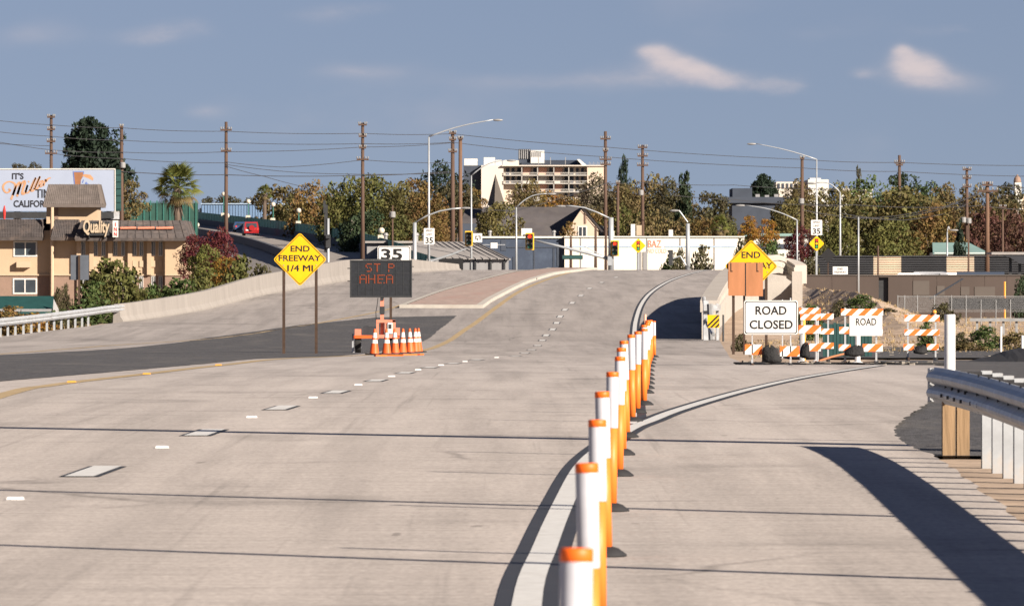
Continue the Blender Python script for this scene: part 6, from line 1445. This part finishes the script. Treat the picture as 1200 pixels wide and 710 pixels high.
def trunkmesh(seed, br=5):
    g = random.Random(seed); m = MB(); m.tube([(0, 0, 0), (.01, .01, .25), (.0, .02, .55)], [.032, .025, .015], 7)
    for k in range(br):
        a = 6.28*k/br+g.random(); z = g.uniform(.18, .4); m.tube([(0, .01, z), (.13*math.cos(a), .13*math.sin(a), z+.16), (.26*math.cos(a), .26*math.sin(a), z+.36)], [.016, .011, .004], 5)
    me = bpy.data.meshes.new('trunk'); me.from_pydata(m.v, [], m.f); me.materials.append(MATS['bark']); return me
TRK = [trunkmesh(i) for i in range(3)]
COLR = {k: tuple(c*.92 for c in v) for k, v in {'olive': (.080, .084, .024), 'green': (.05, .075, .022), 'dark': (.026, .042, .020), 'rust': (.135, .092, .030), 'brown': (.112, .090, .036), 'gold': (.22, .125, .022), 'mixed': (.098, .088, .030), 'red': (.075, .038, .026), 'grey': (.10, .088, .055), 'fir': (.016, .028, .018), 'maple': (.085, .018, .017), 'lime': (.11, .12, .03), 'dull': (.06, .056, .026)}.items()}
def tree(px, pyt, wpx, Y, col, lab, kind='broad', seed=0, group=None, base=None, name=None, lift=.0):
    x = X(px, Y); b = T(x, Y)-.1 if base is None else base; H = Z(pyt, Y)-b; W = wpx*Y/FPX*(1.22 if kind in ('broad', 'round') else 1.05)
    me = {'broad': CR[seed % 3], 'round': CR[3+seed % 3], 'dome': DENSE[0], 'cone': DENSE[1], 'cypress': DENSE[2]}[kind]
    o = thing(name or ('conifer_tree' if kind in ('dome', 'cone', 'cypress') else 'tree'), (x, Y, b), lab, 'tree', group)
    c0 = .16 if kind in ('broad', 'round') else .02
    c = bpy.data.objects.new('crown', me); COL.objects.link(c); c.parent = o; c.location = (0, 0, H*c0); HC = H*(1-c0)
    if kind in ('broad', 'round'): HC = min(HC, 1.25*W)
    if kind == 'dome': HC = min(HC, 1.2*W)
    c.location.z = H-HC; c.scale = (W, W, HC); c.rotation_euler = (0, 0, seed*1.3)
    k = 1+.12*math.sin(seed*2.7); c.color = tuple(v*k for v in COLR[col])+(1,)
    t = bpy.data.objects.new('trunk', TRK[seed % 3]); COL.objects.link(t); t.parent = o; t.scale = (min(W, H)*1.0, min(W, H)*1.0, H); t.rotation_euler = (0, 0, seed)
    return o
def bush(px, pyt, wpx, Y, col, lab, seed=0, base=None, group=None, name='shrub'):
    x = X(px, Y); b = T(x, Y)-.05 if base is None else base; H = Z(pyt, Y)-b; W = wpx*Y/FPX
    o = thing(name, (x, Y, b), lab, 'shrub', group); c = bpy.data.objects.new('foliage', BU[seed % 3]); COL.objects.link(c); c.parent = o; c.location = (0, 0, -.04*H); c.scale = (W, min(W, 3), H*1.04); c.rotation_euler = (0, 0, (seed % 2)*3.14); c.color = COLR[col]+(1,)
    m = MB()
    for k in range(4): a = k*1.6+seed; m.tube([(x, Y, b-.1), (x+.15*W*math.cos(a), Y+.15*math.sin(a), b+H*.3), (x+.3*W*math.cos(a), Y+.2*math.sin(a), b+H*.7)], [.05, .035, .012], 5)
    mk('stem', m, 'bark', o); return o
# skyline, left to right
tree(112, 143, 72, 900, 'fir', 'very tall dome-shaped dark conifer behind the billboard', 'dome')
tree(22, 193, 22, 800, 'dull', 'small tree top peeping over the left part of the billboard', 'round', 1); tree(39, 192, 20, 805, 'dull', 'second small tree top peeping over the billboard, right of the first', 'round', 2)
tree(152, 213, 34, 850, 'brown', 'brown tree right behind the billboard edge', 'round', 3)
g1 = 'far dull trees over the blue building'
for i, (px, t, w_) in enumerate(((246, 233, 30), (268, 231, 34), (292, 235, 30))): tree(px, t, w_, 1700, 'dull', ['leftmost', 'middle', 'rightmost'][i]+' of three far dull trees above the blue building roof', 'round', i, g1)
tree(322, 221, 60, 1250, 'brown', 'brown autumn tree left of the END FREEWAY sign, above the blue gable', 'round', 4); tree(371, 217, 52, 1000, 'rust', 'orange-rust tree between blue gable and big olive trees', 'broad', 5)
tree(345, 232, 44, 1100, 'mixed', 'lower mixed green and brown tree behind the END FREEWAY sign top', 'round', 2)
tree(404, 212, 54, 900, 'olive', 'dark olive tree at the left side of the big tree group', 'broad', 1); tree(440, 209, 66, 880, 'olive', 'biggest olive and gold tree, behind the four-arm utility pole', 'broad', 0); tree(472, 219, 52, 870, 'mixed', 'mixed gold and green tree right of the four-arm pole', 'broad', 2)
tree(489, 212, 40, 950, 'rust', 'rusty tree behind the tall curved street lamp', 'round', 1); tree(515, 196, 62, 1050, 'fir', 'dark spreading conifer behind the close pair of poles', 'broad', 2, name='conifer_tree'); tree(502, 225, 44, 820, 'rust', 'reddish brown tree under the tall curved street lamp', 'broad', 4)
tree(425, 250, 60, 820, 'dark', 'dark shadowy tree low at the end of the overpass', 'broad', 3); tree(470, 258, 50, 800, 'olive', 'low olive tree behind the flat grey roof', 'round', 2); tree(512, 262, 36, 790, 'rust', 'low rusty tree left of the close pair of poles', 'round', 0)
tree(535, 215, 40, 940, 'dull', 'dull tree behind the close pair of poles', 'round', 5); tree(553, 222, 30, 960, 'rust', 'rusty tree left of the church steeple', 'round', 3)
tree(618, 214, 40, 1000, 'brown', 'brown tree right behind the church steeple', 'broad', 1); tree(582, 240, 50, 745, 'mixed', 'round mixed olive tree in front of the church, by the shed', 'broad', 3, name='tree'); tree(642, 228, 40, 1050, 'gold', 'gold-brown tree in front of the large pale building', 'round', 2); tree(664, 231, 34, 1000, 'rust', 'rust tree below the balconies of the large pale building', 'round', 1)
tree(697, 209, 52, 1050, 'grey', 'grey-green leafy tree in front of the pale building right end', 'broad', 2); tree(731, 187, 22, 1150, 'fir', 'narrow dark cypress on the skyline', 'cypress', 1); tree(733, 218, 42, 980, 'brown', 'brown tree at the foot of the cypress', 'broad', 0); tree(760, 210, 56, 1000, 'brown', 'large brown tree behind the three-arm pole right of the cypress', 'broad', 1); tree(783, 213, 46, 960, 'dull', 'dull green tree right of the three-arm pole', 'broad', 2); tree(801, 207, 34, 940, 'dark', 'dark pointed tree right of the brown trees at centre', 'cone', 4)
tree(735, 247, 60, 800, 'olive', 'low olive tree above the yellow signal-ahead sign', 'broad', 4); tree(768, 252, 54, 790, 'brown', 'low brown tree above the red lettering', 'broad', 5); tree(706, 250, 40, 850, 'rust', 'rust tree right of the gabled house', 'broad', 0); tree(800, 256, 40, 780, 'brown', 'low brown tree behind the louvred light post', 'round', 3)
tree(835, 228, 44, 900, 'dull', 'dull tree left of the slate roofed building', 'round', 1); tree(824, 258, 38, 770, 'rust', 'low rust-gold tree behind the white wall', 'round', 4); tree(895, 206, 30, 1100, 'fir', 'dark round conifer above the slate roofed building', 'dome', 1)
tree(878, 254, 20, 740, 'gold', 'left of two bright gold trees behind the END sign', 'round', 0); tree(900, 258, 22, 745, 'gold', 'right of two bright gold trees behind the END sign', 'round', 1); tree(862, 264, 36, 760, 'olive', 'low olive tree left of the bright gold trees', 'round', 5)
tree(925, 236, 46, 800, 'mixed', 'mixed brown tree behind the lamp with curved left arm', 'broad', 3); tree(935, 215, 44, 900, 'brown', 'brown tree behind the plain pole at right', 'broad', 2); tree(978, 219, 50, 820, 'mixed', 'brown-green tree behind the speed limit lamp', 'broad', 1); tree(1006, 201, 16, 1150, 'dull', 'slim far tree like a spindle on the right skyline', 'cone', 2)
tree(938, 268, 30, 690, 'maple', 'dark purple-red small tree left of the speed limit sign', 'round', 2)
tree(1022, 213, 62, 860, 'green', 'dark green tree on the right skyline, left of its pole', 'broad', 5); tree(1058, 206, 54, 880, 'dark', 'darkest green crown around the pole in the big tree', 'round', 0)
tree(1010, 234, 84, 700, 'mixed', 'left half of the huge olive-brown tree behind the striped fence', 'broad', 2); tree(1064, 224, 90, 700, 'mixed', 'huge olive and rust tree behind the cream fence sections', 'broad', 0); tree(1096, 240, 50, 690, 'rust', 'rusty right shoulder of the huge tree behind the fence', 'round', 3); tree(980, 262, 52, 690, 'olive', 'olive tree behind the black diamond sign', 'broad', 1); tree(1040, 262, 60, 660, 'olive', 'lower olive tree just behind the dark fence section', 'broad', 3)
tree(1090, 218, 46, 950, 'green', 'green tree left of the three-arm pole on the right', 'round', 2); tree(1117, 219, 44, 940, 'brown', 'brown rounded tree by the three-arm pole on the right', 'round', 5); tree(1152, 222, 50, 930, 'brown', 'brown tree behind the long crossarm pole', 'broad', 4); tree(1182, 218, 46, 900, 'dull', 'dull tree in front of the bell tower', 'round', 0)
tree(1125, 262, 22, 640, 'fir', 'dark fir in front of the teal roof', 'cone', 0); tree(1150, 248, 54, 800, 'red', 'dark reddish tree row left part near right edge', 'broad', 1); tree(1185, 252, 56, 790, 'red', 'dark reddish tree row right part near right edge', 'broad', 2); tree(1172, 238, 40, 850, 'brown', 'brown tree above the dark reddish trees', 'round', 4); tree(1225, 235, 60, 850, 'brown', 'brown tree cut by the right edge', 'broad', 5)
for i, (px, t, place) in enumerate(((395, 232, 'left of the biggest olive tree'), (450, 228, 'behind the gold and green tree by the four-arm pole'), (540, 236, 'behind the close pair of brown poles'), (606, 240, 'right behind the steeple foot'), (680, 240, 'under the right half of the large pale building'), (716, 232, 'left of the cypress foot'), (790, 234, 'behind the dark pointed tree'), (850, 242, 'left end of the slate roof'), (910, 246, 'right end of the slate roof'), (958, 236, 'behind the tallest right-hand lamp'), (1040, 232, 'behind the huge olive-brown tree'), (1120, 240, 'behind the pole with transformers'), (1200, 236, 'under the bell tower'))):
    tree(px, t, 70, 1300+i*9, 'dull' if i % 2 else 'brown', 'far dull tree on the skyline, '+place, 'broad', i, 'far trees filling the gaps of the skyline')
# palms
def palm(px, pyt, pyb, wpx, Y, lab, base=None, nf=64, seed=1):
    g = random.Random(seed); x = X(px, Y); b = GZ if base is None else base; top = Z((pyt+pyb)/2-2, Y); Rr = wpx*Y/FPX/2; o = thing('palm_tree', (x, Y, b), lab, 'palm tree')
    mk('trunk', MB().tube([(x, Y, b), (x+.05, Y, (b+top)/2), (x, Y, top)], [.42, .34, .3], 10), 'bark', o)
    sk_ = MB()
    for k in range(60):
        a = g.uniform(0, 6.28); z = top-g.uniform(.2, 1.9); sk_.add([(x+.25*math.cos(a), Y+.25*math.sin(a), z+.5), (x+.25*math.cos(a+.5), Y+.25*math.sin(a+.5), z+.5), (x+.75*math.cos(a+.2), Y+.75*math.sin(a+.2), z-.8)], [(0, 1, 2)])
    mk('dead_skirt', sk_, 'bark', o)
    m = MB(); m.tube([(0, 0, 0), (.34, 0, .05), (.55, 0, .03)], .012, 4)
    for k in range(15):
        a = R(-78+156*k/14); l = .48*(1-.25*abs(math.sin(a))); ca, sa = math.cos(a), math.sin(a)
        m.add([(.53, 0, .03), (.53+l*.55*ca-.022*sa, l*.55*sa+.022*ca, .045), (.53+l*ca, l*sa, -.06-.06*abs(sa)), (.53+l*.55*ca+.022*sa, l*.55*sa-.022*ca, .03)], [(0, 1, 2, 3)])
    me = bpy.data.meshes.new('frond'); me.from_pydata(m.v, [], m.f); at = me.attributes.new('tone', 'FLOAT', 'POINT'); at.data.foreach_set('value', np.random.default_rng(seed).uniform(.3, .8, len(m.v)).astype(np.float32)); me.materials.append(MATS['leaves'])
    for k in range(nf):
        c = bpy.data.objects.new('frond', me); COL.objects.link(c); c.parent = o; el = -55+135*((k+.5)/nf)**.8; c.location = (0, 0, top-b+.1*(el/60)); s = Rr*g.uniform(.85, 1.05)/1.0
        c.scale = (s, s, s); c.rotation_euler = (g.uniform(-.5, .5), -R(el+g.uniform(-8, 8)), k*2.399+g.uniform(-.2, .2)); q = g.random()
        c.color = (.05+.05*q, .068+.04*q, .022, 1) if el > -25 else (.12, .095, .04, 1)
    return o
palm(208, 188, 258, 66, 660, 'large fan palm behind the hotel roof', seed=3)
palm(843, 250, 286, 30, 740, 'small fan palm above the white building at right of centre', seed=5, nf=40); palm(310, 218, 240, 24, 1240, 'small dark palm top in the brown tree above the blue building', seed=8, nf=30)
# shrubs
bush(128, 306, 66, 392, 'olive', 'big olive-green shrub in front of the hotel facade', 0); bush(152, 318, 60, 388, 'olive', 'shrub right of the big one before the hotel', 1); bush(108, 332, 44, 385, 'green', 'shrub at the foot of the grey sign back', 2); bush(178, 335, 44, 396, 'green', 'low shrub before the hotel right end', 1)
bush(210, 328, 56, 420, 'green', 'low green hedge shrub right of the hotel corner', 0); bush(240, 322, 44, 440, 'olive', 'olive shrub under the red maple', 2); bush(282, 303, 56, 450, 'olive', 'wide olive shrub right of the red maple', 1); bush(305, 312, 36, 455, 'dull', 'dull shrub at the right end of the hedge by the sign', 0)
tree(229, 277, 32, 560, 'maple', 'dark red maple beside the hotel corner', 'broad', 0); tree(256, 270, 36, 560, 'maple', 'larger dark red maple left of the END FREEWAY sign', 'broad', 1); tree(241, 290, 34, 500, 'lime', 'yellow-green tree between the red maples', 'round', 2, base=-1.7); tree(262, 303, 30, 490, 'gold', 'orange-green small tree below the red maples', 'round', 4)
bush(68, 338, 12, 500, 'dull', 'left of two narrow dull shrubs against the hotel corner', 0); bush(77, 334, 14, 505, 'dull', 'right of two narrow dull shrubs against the hotel corner', 1)
bush(10, 360, 50, 340, 'rust', 'orange-leaved low shrub behind the left guardrail', 2); bush(40, 368, 50, 345, 'gold', 'golden dry shrub behind the left guardrail', 1); bush(100, 358, 90, 372, 'green', 'low green shrub hiding the hotel base behind the barrier start', 0); bush(76, 366, 40, 352, 'dull', 'low dull shrub behind the guardrail by the sign post', 2)
bush(786, 302, 26, 640, 'green', 'leafy shrub left of the louvred light post', 0); bush(797, 294, 24, 638, 'dull', 'tall leafy shrub behind the louvred light post', 1); bush(822, 290, 30, 642, 'dull', 'leafy shrub right of the louvred light post', 2); bush(868, 282, 18, 640, 'dull', 'shrub left of the END sign above the parapet', 0); bush(905, 284, 40, 620, 'green', 'dark green shrub behind the END sign right corner', 1); bush(666, 262, 26, 720, 'rust', 'climbing rust shrub before the gabled house', 2, base=2); bush(950, 302, 20, 540, 'dull', 'dry shrub between parapet end and speed limit post', 2)
bush(1010, 346, 34, 338, 'green', 'dark green weed clump on the dirt mound behind the ROAD panel', 0); bush(985, 352, 22, 345, 'dull', 'dry weed clump left of the green one on the mound', 1); bush(1040, 361, 22, 330, 'dull', 'small brownish weed clump on the mound', 2); bush(1155, 383, 36, 250, 'green', 'rounded green shrub beside the thin white post', 0); bush(1126, 390, 26, 252, 'dull', 'dry brown shrub left of the rounded green shrub', 1)
bush(1198, 325, 22, 420, 'dark', 'dark shrub at the right edge before the brown wall', 1); bush(1130, 402, 60, 240, 'brown', 'straw-coloured weeds right of the tall white post', 2); bush(1190, 390, 40, 246, 'brown', 'dry weeds at the right edge by the white posts', 0); bush(868, 392, 20, 246, 'dull', 'dry weeds at the foot of the covered END sign', 1); bush(1085, 378, 22, 236, 'green', 'low green weed behind the rightmost barricade', 2); bush(950, 358, 30, 300, 'green', 'low weeds beside the parapet end wall', 0)
bush(1106, 356, 34, 355, 'dull', 'dry twiggy bush by the leaning pole', 1)
# dry grass tufts over the dirt
def grass():
    g = np.random.default_rng(5); V = []; F = []
    def tuft(x, y, h):
        z = T(x, y)
        for _ in range(5):
            a = g.uniform(0, 6.28); d = .05; b = len(V); V.extend([(x+d*math.cos(a), y+d*math.sin(a), z-.02), (x+d*math.cos(a+.6), y+d*math.sin(a+.6), z-.02), (x+3*d*math.cos(a)*g.uniform(.3, 1), y+3*d*math.sin(a), z+h*g.uniform(.6, 1.2))]); F.append((b, b+1, b+2))
    for _ in range(2600):
        y = g.uniform(232, 440); px = g.uniform(935, 1215); x = X(px, y); tuft(x, y, g.uniform(.05, .16))
    for _ in range(500):
        y = g.uniform(205, 300); px = g.uniform(846, 935); x = X(px, y)
        if x > road_x(y)[1]+.6: tuft(x, y, g.uniform(.04, .12))
    for _ in range(900):
        y = g.uniform(300, 460); x = road_x(y)[0]-g.uniform(.9, 6); tuft(x, y, g.uniform(.1, .3))
    me = bpy.data.meshes.new('dry_grass'); me.from_pydata(V, [], F); me.materials.append(MATS['straw']); o = bpy.data.objects.new('dry_grass', me); COL.objects.link(o); o['kind'] = 'stuff'
pm('straw', (.32, .235, .12), .25, 1, .9)
grass()
